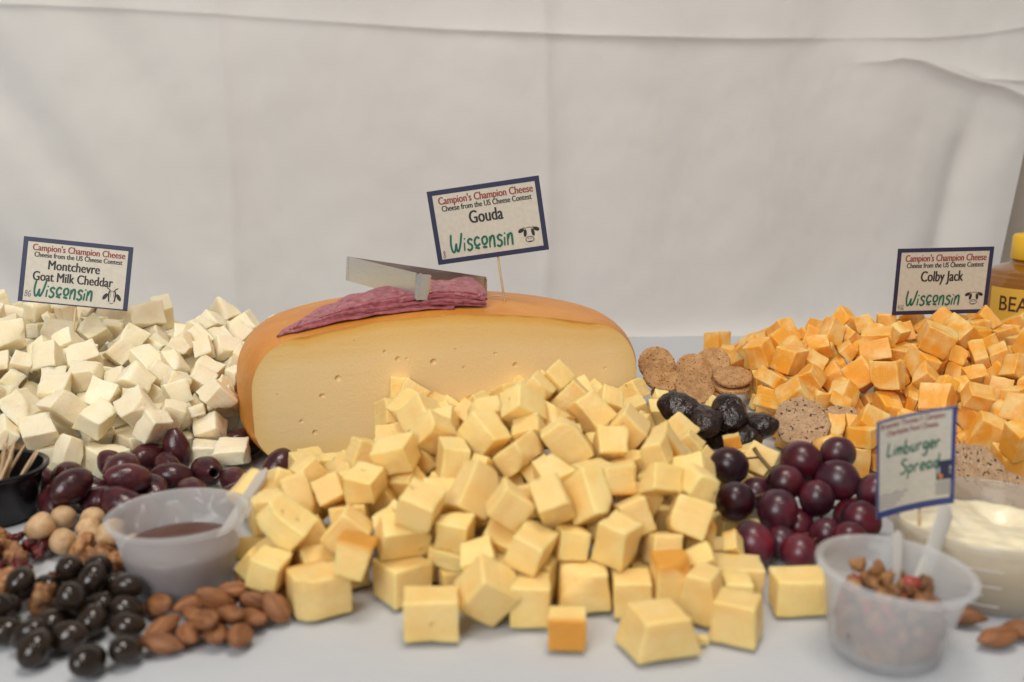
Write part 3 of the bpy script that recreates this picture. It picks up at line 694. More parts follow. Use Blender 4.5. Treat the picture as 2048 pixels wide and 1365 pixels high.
ALM = [ellipsoid('almond', 0.0222*(1+0.1*math.sin(k)), 0.0130, 0.0088, M['almond'], point=0.55, seed=k, lump=0.0005, lscale=160) for k in range(6)]
def drop(kind, vari, px, py, z, rot, lab, name, cat, grp, active=True):
    me, hull = vari; p = gnd(px, py, z); body(hull, TRS(p, rot), active, build=(kind, (me, lab, name, cat, grp)))
G_AL = 'almonds in front of the dip cup'
for k, (px, py, z, rz, ry, lab) in enumerate((
        (312, 1288, 0.007, 0.1, 0, 'almond lowest at the left, lying lengthwise'), (287, 1258, 0.010, 1.0, -0.7, 'almond standing on end at the left of the almonds'),
        (372, 1258, 0.010, 2.5, 0.2, 'almond slanting in the middle of the front row'), (425, 1270, 0.007, 1.2, 0.2, 'small almond end-on in the front row'),
        (470, 1272, 0.008, 1.6, 0.3, 'round ended almond at the front right'), (335, 1235, 0.013, 0.0, 0.1, 'almond behind the front row at the left'),
        (400, 1240, 0.014, 0.9, 0.2, 'long almond pointing at the viewer'), (465, 1235, 0.013, 2.9, 0.1, 'almond lying across on the right'),
        (412, 1195, 0.022, 0.5, -0.3, 'large almond on top, against the cup'), (355, 1205, 0.012, 0.4, 0.1, 'almond tucked against the cup base'),
        (455, 1170, 0.018, 1.1, -0.5, 'almond leaning up the right side of the cup'), (508, 1185, 0.022, 1.5, -0.9, 'broad almond standing upright on the right'),
        (500, 1225, 0.010, 0.2, 0.0, 'almond under the upright broad one'), (550, 1190, 0.008, 1.9, 0.2, 'almond at the far right next to the gouda cubes'),
        (535, 1160, 0.014, 2.6, 0.1, 'almond at the back right, touching the gouda cubes'), (475, 1150, 0.010, 0.8, 0.2, 'almond behind the others, beside the cup'),
        (440, 1215, 0.006, 0.6, 0.1, 'almond in the middle of the almonds, partly covered'), (380, 1222, 0.006, 2.2, 0.1, 'almond under the large one against the cup'), (520, 1208, 0.006, 0.9, 0.1, 'almond low on the right of the almonds'), (490, 1250, 0.006, 2.3, 0.1, 'almond on the right front slope'))):
    drop('nut', ALM[k % 6], px, py-14, z*0.85, (0.15*(k % 3), ry, rz), lab, 'almond', 'almond', G_AL)
for k, (px, py, lab) in enumerate(((1990, 1262, 'almond right of the granola cup, nearest it'), (2010, 1268, 'almond right of the granola cup, second from it'), (2044, 1256, 'almond at the right edge of the picture'), (2040, 1285, 'almond low at the right edge'))):
    drop('nut', ALM[(k+2) % 6], px, py, 0.008, (0.1, 0.1, 2.7+0.4*k), lab, 'almond', 'almond', 'almonds beside the granola cup')
CHO = [ellipsoid('chocolate_almond', 0.0192*(1+0.1*math.sin(k*2)), 0.0156, 0.0142*(1+0.06*math.cos(k)), M['choc'], n=24, m=16, point=0.2, seed=k*4, lump=0.0006, lscale=70) for k in range(6)]
G_CH = 'dark chocolate nuts at the lower left'
chl = {0: 'chocolate nut lowest at the left, lying apart', 1: 'chocolate nut lowest at the right, round side to the viewer', 2: 'chocolate nut just left of the almonds', 3: 'topmost chocolate nut, below the hazelnuts'}
for k, (px, py, z) in enumerate(((80, 1318, 0.009), (226, 1320, 0.009), (262, 1262, 0.010), (112, 1140, 0.026), (135, 1290, 0.010), (100, 1265, 0.012), (205, 1270, 0.012), (170, 1245, 0.016), (30, 1250, 0.010),
        (10, 1205, 0.018), (50, 1225, 0.012), (110, 1180, 0.022), (75, 1200, 0.016), (165, 1150, 0.020), (160, 1190, 0.018), (240, 1160, 0.018), (215, 1195, 0.022), (245, 1215, 0.016),
        (285, 1200, 0.014), (305, 1225, 0.012), (190, 1225, 0.022), (140, 1225, 0.012), (15, 1170, 0.020), (-20, 1230, 0.012), (230, 1235, 0.010), (-30, 1190, 0.014), (60, 1165, 0.012), (200, 1165, 0.010), (180, 1285, 0.009), (60, 1270, 0.008), (20, 1275, 0.008), (150, 1265, 0.008), (120, 1215, 0.008), (270, 1240, 0.008), (85, 1240, 0.02), (40, 1190, 0.02), (130, 1160, 0.012), (180, 1205, 0.008), (0, 1240, 0.02), (95, 1160, 0.008))):
    p_lab = chl.get(k, 'glossy dark chocolate nut in the dark pile left of the cup')
    drop('nut', CHO[k % 6], px, py, z+0.002, (rng.uniform(-0.6, 0.6), rng.uniform(-0.5, 0.5), rng.uniform(0, 6)), p_lab, 'chocolate_nut', 'chocolate nut', G_CH)
HAZ = [ellipsoid('hazelnut', 0.0170, 0.0160, 0.0156, M['hazel'], n=22, m=14, point=0.25, seed=k*5, lump=0.0006, lscale=120) for k in range(3)]
for k, (px, py, z, lab) in enumerate(((190, 1020, 0.030, 'hazelnut highest up, beside the cup rim'), (152, 1060, 0.028, 'round hazelnut showing its pale flat end'), (105, 1065, 0.027, 'hazelnut left of the pale ended one'), (108, 1028, 0.026, 'hazelnut at the back under the olives'),
        (75, 1045, 0.024, 'hazelnut nearest the toothpick cup'), (198, 1078, 0.024, 'hazelnut touching the dip cup'), (82, 1105, 0.024, 'broken hazelnut half above the chocolate nuts'), (222, 1098, 0.012, 'hazelnut low against the dip cup'),
        (185, 1118, 0.010, 'hazelnut just behind the chocolate nuts'), (150, 1105, 0.010, 'hazelnut under the pale ended one'), (110, 1090, 0.010, 'hazelnut deep in the nut mix'))):
    drop('nut', HAZ[k % 3], px, py, z*0.5, (rng.uniform(0, 6), rng.uniform(0, 6), 0), lab, 'hazelnut', 'hazelnut', 'pale hazelnuts beside the dip cup')
WAL = [ellipsoid('walnut_piece', 0.017, 0.013, 0.011, M['walnut'], n=20, m=14, seed=k*7+2, lump=0.0045, lscale=150) for k in range(5)]
for k, (px, py, z) in enumerate(((20, 1075, 0.022), (5, 1045, 0.018), (30, 1110, 0.020), (60, 1125, 0.018), (10, 1130, 0.018), (45, 1145, 0.012), (155, 1135, 0.014), (-15, 1085, 0.016), (-15, 1120, 0.012), (50, 1085, 0.010), (15, 1100, 0.008), (90, 1135, 0.010), (-25, 1150, 0.010), (25, 1060, 0.03), (0, 1110, 0.03), (45, 1110, 0.03), (70, 1140, 0.025), (130, 1140, 0.02), (105, 1120, 0.02), (30, 1150, 0.02), (-10, 1060, 0.02))):
    drop('nut', WAL[k % 5], px, py, z*0.6, rrot(), 'rough brown walnut piece in the nut mix at the left edge', 'walnut_piece', 'walnut', 'walnut pieces at the left edge')
CRA = [ellipsoid('dried_cranberry', 0.0125, 0.0095, 0.007, M['cranberry'], seed=k*3+1, lump=0.003, lscale=260) for k in range(3)]
for k, (px, py, z) in enumerate(((65, 1080, 0.022), (120, 1090, 0.022), (25, 1040, 0.020), (5, 1090, 0.022), (40, 1130, 0.020), (80, 1130, 0.016), (15, 1065, 0.026), (35, 1090, 0.028), (-5, 1075, 0.026), (55, 1060, 0.024), (10, 1120, 0.028), (60, 1110, 0.026), (20, 1140, 0.024), (45, 1070, 0.03))):
    drop('nut', CRA[k % 3], px, py, z*0.8, rrot(), 'dark red dried cranberry among the hazelnuts and walnuts', 'dried_cranberry', 'cranberry', 'dried cranberries in the nut mix')
PRU = [ellipsoid('prune', 0.034, 0.027, 0.020, M['prune'], n=44, m=30, seed=k*6+3, lump=0.0024, lscale=75) for k in range(4)]
for k, (px, py, z, lab) in enumerate(((1362, 805, 0.052, 'prune at the left, just right of the gouda cubes'), (1405, 830, 0.046, 'prune in the middle with a wrinkled top'), (1460, 812, 0.050, 'shiny prune at the back of the prunes'),
        (1488, 862, 0.034, 'large prune in front, facing the viewer'), (1512, 838, 0.040, 'small prune on the right beside the seeded cracker'), (1425, 860, 0.028, 'prune deep between the gouda cubes and the others'), (1450, 840, 0.02, 'prune at the bottom of the prunes'))):
    drop('nut', PRU[k % 4], px, py+14, z, (rng.uniform(-0.5, 0.5), rng.uniform(-0.5, 0.5), rng.uniform(0, 6)), lab, 'prune', 'prune', 'dark prunes between the cheeses', False)

# --- the three heaps of cubes
core(-0.62, -0.270, 0.785, 1.06, -0.62, -0.33, 0.885, 1.01, 0.044)
core(0.280, 0.66, 0.80, 1.06, 0.33, 0.66, 0.88, 1.01, 0.034)
core(-0.085, 0.100, 0.585, 0.74, -0.04, 0.080, 0.685, 0.72, 0.042)
def gouda_h(x, y):
    if (Vector((x, y, 0))-WC).length < WR and (Vector((x, y, 0))-WC).dot(Vector((math.sin(WROT), -math.cos(WROT), 0))) < WCUT+0.014: return 0
    yb = 0.735+0.14*(x+0.05) if x < 0.10 else 0.80-0.4*(x-0.1)
    if y > yb: return 0
    k = (y-0.512)/(yb-0.512)                 # 0 at the front, 1 at the back
    if k < 0: return 0
    xl = -0.180+0.080*k; xr = 0.125+0.040*k
    if x < xl or x > xr: return 0
    e = min(1, (x-xl)/0.10, (xr-x)/0.06)
    return (0.046+0.054*k)*(0.46+0.54*e)
heap('gouda', VG, 0.0181, (-0.20, 0.20), (0.500, 0.82), gouda_h)
heap('gouda', VG, 0.0190, (0.120, 0.215), (0.60, 0.70), lambda x, y: 0.012)
def goat_h(x, y):
    if (Vector((x, y, 0))-WC).length < WR+0.022: return 0
    yf = 0.70; yb = 1.06
    if y < yf or y > yb: return 0
    k = (y-yf)/(0.97-yf) if y < 0.97 else max(0, (yb-y)/0.09)
    e = min(1, max(0.2, (-0.19-x)/0.10))
    return (0.036+0.058*min(1, k))*(0.30+0.70*e) if x > -0.54 else 0
heap('goat', VW, 0.0194, (-0.54, -0.17), (0.70, 1.06), goat_h)
def colby_h(x, y):
    yf = 0.735 if x < 0.42 else 0.69
    yb = 1.06
    if x > 0.50: yb = 1.0
    if y < yf or y > yb: return 0
    xl = 0.205+0.03*(y-0.8)
    if y < 0.93: xl = 0.236 if y > 0.83 else 0.212
    if x < xl or x > 0.60: return 0
    k = (y-yf)/(0.97-yf) if y < 0.97 else max(0, (yb-y)/0.09)
    e = min(1, (x-xl)/0.09)
    return (0.032+0.040*min(1, k))*(0.50+0.50*e)
heap('colby', VC, 0.0181, (0.19, 0.60), (0.69, 1.06), colby_h)

# --- settle: everything dropped comes to rest on the table and on its neighbours
def settle(frames=80, S=20.0):
    scene.frame_start = 1; scene.frame_end = frames
    bpy.ops.rigidbody.world_add(); rw = scene.rigidbody_world
    rc = bpy.data.collections.new('settling'); rw.collection = rc
    rw.substeps_per_frame = 9; rw.solver_iterations = 20; rw.point_cache.frame_end = frames
    rw.time_scale = 1.0; tmp = []
    tv, tf = boxv(-40, 40, -10, 45, -2, 0)
    items = [(dict(active=False, mass=1, m=Matrix()), mesh_from('settle_table', tv, tf, None, False))]
    for b in BOD:
        bm = bmesh.new()
        for h in b['hull']: bm.verts.new(h*S)
        bmesh.ops.convex_hull(bm, input=bm.verts[:]); me = bpy.data.meshes.new('settle_hull'); bm.to_mesh(me); bm.free()
        b['tri'] = ([v.co/S for v in me.vertices], [tuple(p.vertices) for p in me.polygons]); items.append((b, me))
    for b, me in items:
        o = bpy.data.objects.new('settle_body', me); COL.objects.link(o)
        mm = b['m'].copy(); mm.translation = mm.translation*S; o.matrix_world = mm
        rc.objects.link(o); tmp.append((b, o))
    bpy.context.view_layer.update()
    for b, o in tmp:
        rb = o.rigid_body; rb.type = 'ACTIVE' if b['active'] else 'PASSIVE'; rb.collision_shape = 'CONVEX_HULL'; rb.friction = 0.9; rb.restitution = 0.0
        rb.use_margin = True; rb.collision_margin = 0.004
        rb.mass = 1.0; rd_ = bool(b.get('build')) and b['build'][0] in ('nut', 'olive'); rb.linear_damping = 0.92 if rd_ else 0.25; rb.angular_damping = 0.98 if rd_ else 0.55
    for f in range(1, frames+1): scene.frame_set(f)
    dg = bpy.context.evaluated_depsgraph_get()
    for b, o in tmp[1:]:
        if b['active']:
            mm = o.evaluated_get(dg).matrix_world.copy(); l, q, s = mm.decompose(); b['m'] = Matrix.Translation(l/S) @ q.to_matrix().to_4x4()
    for b, o in tmp: bpy.data.objects.remove(o)
    bpy.ops.rigidbody.world_remove(); bpy.data.collections.remove(rc); scene.frame_set(1)
    for me in [m for m in bpy.data.meshes if m.name.startswith('settle_')]: bpy.data.meshes.remove(me)
settle()

# --- build the settled pieces as objects
NAMES = {'gouda': ('gouda_cube', 'cheese cube'), 'goat': ('cheddar_cube', 'cheese cube'), 'colby': ('colby_cube', 'cheese cube')}
def strayed(kind, p):                     # a piece that rolled out of its own heap
    if kind not in NAMES: return False
    if p.z < -0.01 or p.y > 1.14: return True
    if kind == 'gouda': return (p.y < 0.50 or p.y > 0.84 or p.z > 0.098 or p.x < -0.185 or p.x > 0.175 or (p.x > 0.112 and p.y < 0.635 and p.z > 0.020) or (p.x > 0.085 and p.y > 0.765)
                                or (p.x > 0.095 and p.y > 0.62 and p.z > 0.046) or (p.y > 0.64 and p.x < -0.155+0.45*(p.y-0.64)) or (p.x < -0.105 and p.y > 0.675) or (p.x < -0.095 and p.y > 0.645 and p.z > 0.032))
    if kind == 'goat': return (p.xy-WC.xy).length < WR+0.008 or p.y < 0.712 or p.z > 0.105 or (p.x > -0.195 and p.y < 0.86)
    return p.x < 0.212 or (p.x < 0.230 and 0.84 < p.y < 0.945) or p.z > 0.078
def px_of(p):
    d = p-CAMP; dep = d.dot(FWD); return 1024+FPX*d.x/dep, 682.5-FPX*d.dot(UPV)/dep
BOD = [b for b in BOD if not b.get('core') and not (b['build'] and strayed(b['build'][0], b['m'].translation))]
BV, BP = [], []
for b in BOD:
    o_ = len(BV); BV += [b['m'] @ v for v in b['tri'][0]]; BP += [tuple(i+o_ for i in q) for q in b['tri'][1]]
bvh = BVHTree.FromPolygons(BV, BP)
def free_line(c, p): d = p-c; return bvh.ray_cast(c, d.normalized(), d.length-0.0004)[0] is None
for b in BOD:
    if not b['build'] or b['build'][0] not in NAMES: continue
    v = b['tri'][0]; pts = v + [sum((v[i] for i in q), Vector())/len(q) for q in b['tri'][1]]; c_ = sum(v, Vector())/len(v)
    pts = [b['m'] @ (c_+(q-c_)*1.04) for q in pts]
    b['seen'] = [px_of(q) for q in pts if free_line(CAMP, q)]; b['seen'] = [q for q in b['seen'] if 0 < q[0] < 2048 and 0 < q[1] < 1365]
    b['side'] = bool(b['seen']) or any(free_line(Vector((cx, 0, CAM_H+0.10)), q) for cx in (-0.25, 0.25) for q in pts)
ORD = ['first', 'second', 'third', 'fourth', 'fifth', 'sixth', 'seventh', 'eighth', 'ninth', 'tenth', 'eleventh', 'twelfth', 'thirteenth', 'fourteenth', 'fifteenth', 'sixteenth', 'seventeenth', 'eighteenth', 'nineteenth', 'twentieth']
ORD += ['twenty-' + w_ for w_ in ORD[:9]] + ['thirtieth'] + ['thirty-' + w_ for w_ in ORD[:9]]
rows = {}
for b in BOD:
    if not b['build']: continue
    kind, data = b['build']; p = b['m'].translation
    if kind in NAMES:
        if not b['side']: continue        # neither this view nor a step to the side shows it
        o = link(NAMES[kind][0], data[0]); o.matrix_world = b['m']; o['category'] = NAMES[kind][1]
        what = {'gouda': 'gouda cube', 'goat': 'white cheddar cube', 'colby': 'orange marbled cube'}[kind]
        if len(b['seen']) < 2: tag(o, what + ' buried inside its heap, hardly showing', NAMES[kind][1], what + 's buried in the heap')
        else: rows.setdefault((kind, what), []).append((sum(q[0] for q in b['seen'])/len(b['seen']), sum(q[1] for q in b['seen'])/len(b['seen']), o, data[2]))
    elif kind == 'hero':
        o = link('gouda_cube', data[0]); o.matrix_world = b['m']; tag(o, data[1], 'cheese cube' if 'crumb' not in data[1] else 'crumb', 'gouda cubes at the front of the heap')
    else:
        me, lab, name, cat, grp = data
        if (p.xy-b['m0'].xy).length > 0.045 and kind == 'nut': continue
        if name == 'almond' and p.z > 0.026: continue
        if kind == 'olive' and p.x > -0.185 and p.z > 0.026: continue
        if name == 'chocolate_nut' and (p.x > -0.405*p.y or p.y < 0.425): continue
        o = link(name, me); o.matrix_world = b['m']; tag(o, lab, cat, grp)
for (kind, what), seen in rows.items():   # which row up from the front, which place in it
    y1 = max(q[1] for q in seen); y0 = min(q[1] for q in seen); nrow = max(1, round((y1-y0)/46)); rr_ = {}
    for q in seen: rr_.setdefault(min(nrow-1, int((y1-q[1])/max(1, y1-y0)*nrow)), []).append(q)
    for r_, it in rr_.items():
        it.sort(key=lambda q: q[0])
        for k, (x, y, o, ri) in enumerate(it):
            dm = sorted(o.dimensions) if False else sorted(max(v.co[a] for v in o.data.vertices)-min(v.co[a] for v in o.data.vertices) for a in range(3))
            look = 'long ' if dm[2] > 1.4*dm[1] else ('flat ' if dm[0] < 0.64*dm[1] else '')
            tag(o, '%s%s%s, %s row up from the front, %s from the left' % (look, what, ' with orange rind' if ri else '', ORD[min(r_, 38)], ORD[min(k, 38)]), NAMES[kind][1], what + 's heaped in rows')
    print('SEEN', kind, len(seen), {k: len(v) for k, v in sorted(rr_.items())})

# ------------------------------------------------------------------ grapes: one bunch
bunch = empty('grape_bunch', (0.205, 0.575, 0.0)); tag(bunch, 'bunch of dark red grapes lying beside the gouda cubes', 'grapes')
B0 = Vector(bunch.location)
def sphere_mesh(r, k):
    V, F = [], []
    me, _ = ellipsoid('grape', r*2*1.07, r*1.97, r*1.97, M['grape'], n=28, m=18, seed=k, lump=r*0.03, lscale=60); return me
for k, (p, r) in enumerate(GR):
    o = link('grape', sphere_mesh(r, k*3.3), bunch, p-B0, (rng.uniform(0, 6), rng.uniform(0, 6), rng.uniform(0, 6)))
cen = sum((p for p, r in GR), Vector())/len(GR)
spine = [at(1508, 897, 0.64), at(1520, 915, 0.635), at(1540, 938, 0.628), at(1590, 985, 0.612), at(1640, 1030, 0.60), at(1660, 1065, 0.592)]
V, F = join([tube([q-B0 for q in spine], [0.0016, 0.0014, 0.0014, 0.0013, 0.0012, 0.001], 8)] +
            [tube([min(spine, key=lambda s: (s-p).length)-B0, (min(spine, key=lambda s: (s-p).length)+p)/2-B0+Vector((0, 0, 0.002)), p-B0], 0.0008, 6) for p, r in GR])
mk('stem', V, F, M['stem'], bunch)

# ------------------------------------------------------------------ cup contents, spoons, toothpicks
def fill_profile(R, rb, h, lvl, gap=0.0018): return [(0, 0.0034), (rb-gap-0.0006, 0.0034), (rb+(R-rb)*lvl/h-gap, lvl)]
V, F = lathe(fill_profile(CR, CB, CH, 0.0255) + [((CB+(CR-CB)*0.0255/CH-0.0018)*k, 0.0255+0.0012*math.sin(k*9)) for k in (0.8, 0.6, 0.4, 0.2)] + [(0, 0.0255)], 48)
V = [(x, y, z+(0.0016*nz((x, y, 0), 60) if z > 0.01 and math.hypot(x, y) < 0.028 else 0)) for x, y, z in V]
tag(mk('brown_dip', V, F, M['sauce'], None, True, CUPL), 'thick brown dip inside the left cup', 'dip')
cr_m = TRS(CUPR, RTR)
bits, reds = [], []
for k in range(300):
    z = 0.0050+0.029*(k/200) if k < 200 else 0.0065+0.017*rng.random(); rmax = CB+(CR-CB)*z/CH-0.0092; a = rng.uniform(0, 6.28); rr_ = rmax*math.sqrt(rng.random())
    if z > 0.018: rr_ *= 0.93
    if k >= 200: rr_ = CB+(CR-CB)*z/CH-0.0084
    zz = z+0.004*nz((rr_*math.cos(a), rr_*math.sin(a), 3), 60)
    me, _ = ellipsoid('bit', rng.uniform(0.006, 0.0125), rng.uniform(0.005, 0.009), rng.uniform(0.0035, 0.0065), None, n=10, m=7, seed=k, lump=0.0026, lscale=240)
    mm = TRS((rr_*math.cos(a), rr_*math.sin(a), zz), rrot())
    (reds if k % 14 == 0 else bits).append(([mm @ v.co for v in me.vertices], [tuple(p.vertices) for p in me.polygons])); bpy.data.meshes.remove(me)
go = mk('granola', *join(bits), M['granola']); go.matrix_world = cr_m; go['kind'] = 'stuff'; tag(go, 'brown granola filling the right cup', 'granola')
gr = mk('dried_berry_bits', *join(reds), M['granola_red']); gr.matrix_world = cr_m; gr['kind'] = 'stuff'; tag(gr, 'red dried berry bits mixed into the granola', 'dried fruit')

def spoon(p0, p1, w0, w1, t, label, facing=(0, -1, 0.2)):
    a, b = Vector(p0), Vector(p1); d = b-a; ln = d.length; d.normalize(); n = Vector(facing); n = (n-d*n.dot(d)).normalized(); s = d.cross(n)
    V, F = [], []; K = 14
    for k in range(K+1):
        u = k/K; w = (w0+(w1-w0)*u)*(1 if u < 0.93 else math.sqrt(max(0.05, 1-((u-0.93)/0.075)**2)))
        bow = math.sin(u*PI)*0.0012
        for (cs, cn) in ((-1, -1), (-0.6, 1), (0.6, 1), (1, -1)):
            V.append(d*(ln*u) + s*(w/2*cs) + n*(t/2*cn+bow))
    for k in range(K):
        for i in range(4):
            j = (i+1) % 4; F.append((k*4+i, k*4+j, (k+1)*4+j, (k+1)*4+i))
    F += [(3, 2, 1, 0), tuple(K*4+i for i in range(4))]
    o = mk('tasting_spoon', V, F, M['spoon'], None, True, a); autosmooth(o.data, 40); tag(o, label, 'spoon', 'white plastic tasting spoons')
cl = Vector(CUPL)
spoon(cl+Vector((0.010, -0.004, 0.010)), at(533, 938, 0.575), 0.0045, 0.0070, 0.0012, 'white plastic spoon standing in the brown dip')
cr0 = Vector(CUPR)
spoon(at(1789, 1205, 0.462), at(1797, 1062, 0.478), 0.0036, 0.0058, 0.0012, 'narrow white spoon in the granola, on the left')
spoon(at(1832, 1185, 0.468), at(1897, 1012, 0.505), 0.0075, 0.0098, 0.0012, 'wide white spoon in the granola, leaning right')

def pick_mesh(ln=0.064, r=0.00105):
    V, F = tube([(0, 0, 0), (0, 0, 0.004), (0, 0, 0.010), (0, 0, ln-0.010), (0, 0, ln-0.003), (0, 0, ln)], [r*0.25, r*0.6, r, r, r*0.6, r*0.25], 8); return mesh_from('toothpick', V, F, M['wood'])
PM = pick_mesh(0.050, 0.0012)
for k in range(38):
    a0 = rng.uniform(0, 6.28); r0 = 0.019*math.sqrt(rng.random()); p0 = Vector(PCUP)+Vector((r0*math.cos(a0)*0.8-0.003, r0*math.sin(a0)*0.8, 0.0032))
    p1 = Vector(PCUP)+Vector((rng.uniform(-0.027, 0.019), rng.uniform(-0.006, 0.027), 0.050))
    if k in (27, 28): p0 = Vector(PCUP)+Vector((0.008, -0.014, 0.004)); p1 = Vector(PCUP)+Vector((0.0275, 0.002+0.006*(k-27), 0.040))
    q = (p1-p0).to_track_quat('Z', 'Y'); o = link('toothpick', PM, None, p0, q.to_euler())
    if k in (27, 28): lab = 'toothpick lying apart along the right rim of the black cup'
    else: lab = 'pale wooden toothpick in the dense bundle standing in the black cup'
    tag(o, lab, 'toothpick', 'toothpicks apart in the black cup' if k in (27, 28) else 'toothpicks bundled in the black cup')

# ------------------------------------------------------------------ tub of spread
TR_, TB_, TH_ = 0.0555, 0.047, 0.0415
tub = empty('spread_tub', TUB); tag(tub, 'round clear plastic tub of pale spread at the right edge', 'tub')
V, F = lathe([(0, 0.001), (TB_*0.9, 0.001), (TB_, 0.002), (TR_-0.004, TH_-0.008), (TR_-0.0035, TH_-0.006), (TR_, TH_-0.005), (TR_+0.002, TH_-0.004), (TR_+0.0025, TH_), (TR_+0.001, TH_+0.0012), (TR_-0.001, TH_), (TR_-0.002, TH_-0.004), (TR_-0.005, TH_-0.007), (TB_-0.0014, 0.0034), (0, 0.003)], 80)
o = mk('wall', V, F, M['clear'], tub); autosmooth(o.data, 45)
lines = []
for z0, z1, a0, a1 in ((0.006, 0.0068, -0.42, 0.22), (0.0175, 0.0183, -0.42, 0.22), (0.027, 0.0278, -0.42, 0.22), (0.012, 0.0126, -0.36, 0.05)):
    vv, ff = [], []
    for k in range(13):
        a = -PI/2-0.5+a0+(a1-a0)*k/12
        for z in (z0, z1): r = TB_+(TR_-0.004-TB_)*(z-0.002)/(TH_-0.010)+0.0004; vv.append((r*math.cos(a), r*math.sin(a), z))
    for k in range(12): ff.append((2*k, 2*k+2, 2*k+3, 2*k+1))
    lines.append((vv, ff))
mk('label_lines', *join(lines), M['label_white'], tub)
def spread_z(x, y):
    r = math.hypot(x, y); z = 0.0325+0.0028*nz((x, y, 0), 45)+0.0012*nz((x, y, 4), 120)
    z += 0.004*math.exp(-(((x+0.02)/0.02)**2+((y-0.01)/0.025)**2)) - 0.010*math.exp(-(((x-0.018)/0.012)**2+((y-0.022)/0.016)**2)) + 0.0012*math.sin(x*110+y*90+4*nz((x, y, 2), 40))
    return z
V = [(0, 0, spread_z(0, 0))]; F = []; nr, ns = 26, 64
for i in range(1, nr+1):
    for j in range(ns): a = 2*PI*j/ns; r = 0.0475*i/nr; V.append((r*math.cos(a), r*math.sin(a), spread_z(r*math.cos(a), r*math.sin(a))))
for i in range(nr):
    for j in range(ns):
        k = (j+1) % ns
        if i == 0: F.append((0, 1+j, 1+k))
        else: F.append((1+(i-1)*ns+j, 1+i*ns+j, 1+i*ns+k, 1+(i-1)*ns+k))
base = len(V); V += [(0.0435*math.cos(2*PI*j/ns), 0.0435*math.sin(2*PI*j/ns), 0.0045) for j in range(ns)]
for j in range(ns): k = (j+1) % ns; F.append((1+(nr-1)*ns+k, 1+(nr-1)*ns+j, base+j, base+k))
F.append(tuple(base+j for j in reversed(range(ns))))
tag(mk('cheese_spread', V, F, M['cream'], None, True, TUB), 'creamy pale spread with stirred surface inside the clear tub', 'spread')

# ------------------------------------------------------------------ lettering tools
def text_geo(s, size, xs=0.62, bold=0.0, align='CENTER'):
    c = bpy.data.curves.new('lettering', 'FONT'); c.body = s; c.size = size; c.align_x = align; c.offset = bold*size; c.resolution_u = 3
    o = bpy.data.objects.new('lettering', c); COL.objects.link(o); bpy.context.view_layer.update()
    me = bpy.data.meshes.new_from_object(o.evaluated_get(bpy.context.evaluated_depsgraph_get()))
    V = [(v.co.x*xs, v.co.y, 0.0) for v in me.vertices]; F = [tuple(p.vertices) for p in me.polygons]
    bpy.data.objects.remove(o); bpy.data.curves.remove(c); bpy.data.meshes.remove(me); return V, F
def smooth_path(pts, n=6):
    if len(pts) < 3: return [Vector((*p, 0)) for p in pts]
    P = [Vector((*p, 0)) for p in pts]; P = [2*P[0]-P[1]]+P+[2*P[-1]-P[-2]]; out = []
    for i in range(1, len(P)-2):
        for k in range(n):
            t = k/n; a, b, c, d = P[i-1:i+3]
            out.append(0.5*((2*b)+(c-a)*t+(2*a-5*b+4*c-d)*t*t+(3*b-a-3*c+d)*t**3))
    out.append(P[-2]); return out
def stroke(pts, w, z=0.0, closed=False):
    P = smooth_path(pts); V, F = [], []; m = len(P)
    for i, p in enumerate(P):
        t = (P[min(i+1, m-1)]-P[max(i-1, 0)]).normalized(); n = Vector((-t.y, t.x, 0)); ww = w/2*(0.75 if i in (0, m-1) else 1)
        V += [(p.x+n.x*ww, p.y+n.y*ww, z), (p.x-n.x*ww, p.y-n.y*ww, z)]
    F = [(2*i+1, 2*i+3, 2*i+2, 2*i) for i in range(m-1)]; return V, F
def blob(cx, cy, rx, ry, rot=0.0, z=0.0, n=20):
    c, s = math.cos(rot), math.sin(rot); V = [(cx, cy, z)]
    for i in range(n): x, y = rx*math.cos(2*PI*i/n), ry*math.sin(2*PI*i/n); V.append((cx+x*c-y*s, cy+x*s+y*c, z))
    return V, [(0, 1+i, 1+(i+1) % n) for i in range(n)]
def ring(cx, cy, rx, ry, w, rot=0.0, z=0.0, a0=0, a1=2*PI):
    c, s = math.cos(rot), math.sin(rot)
    V, F = [], []; n = 28
    for i in range(n+1):
        a = a0+(a1-a0)*i/n
        for k in (-1, 1): x, y = (rx+k*w/2)*math.cos(a), (ry+k*w/2)*math.sin(a); V.append((cx+x*c-y*s, cy+x*s+y*c, z))
    F = [(2*i, 2*i+1, 2*i+3, 2*i+2) for i in range(n)]; return V, F
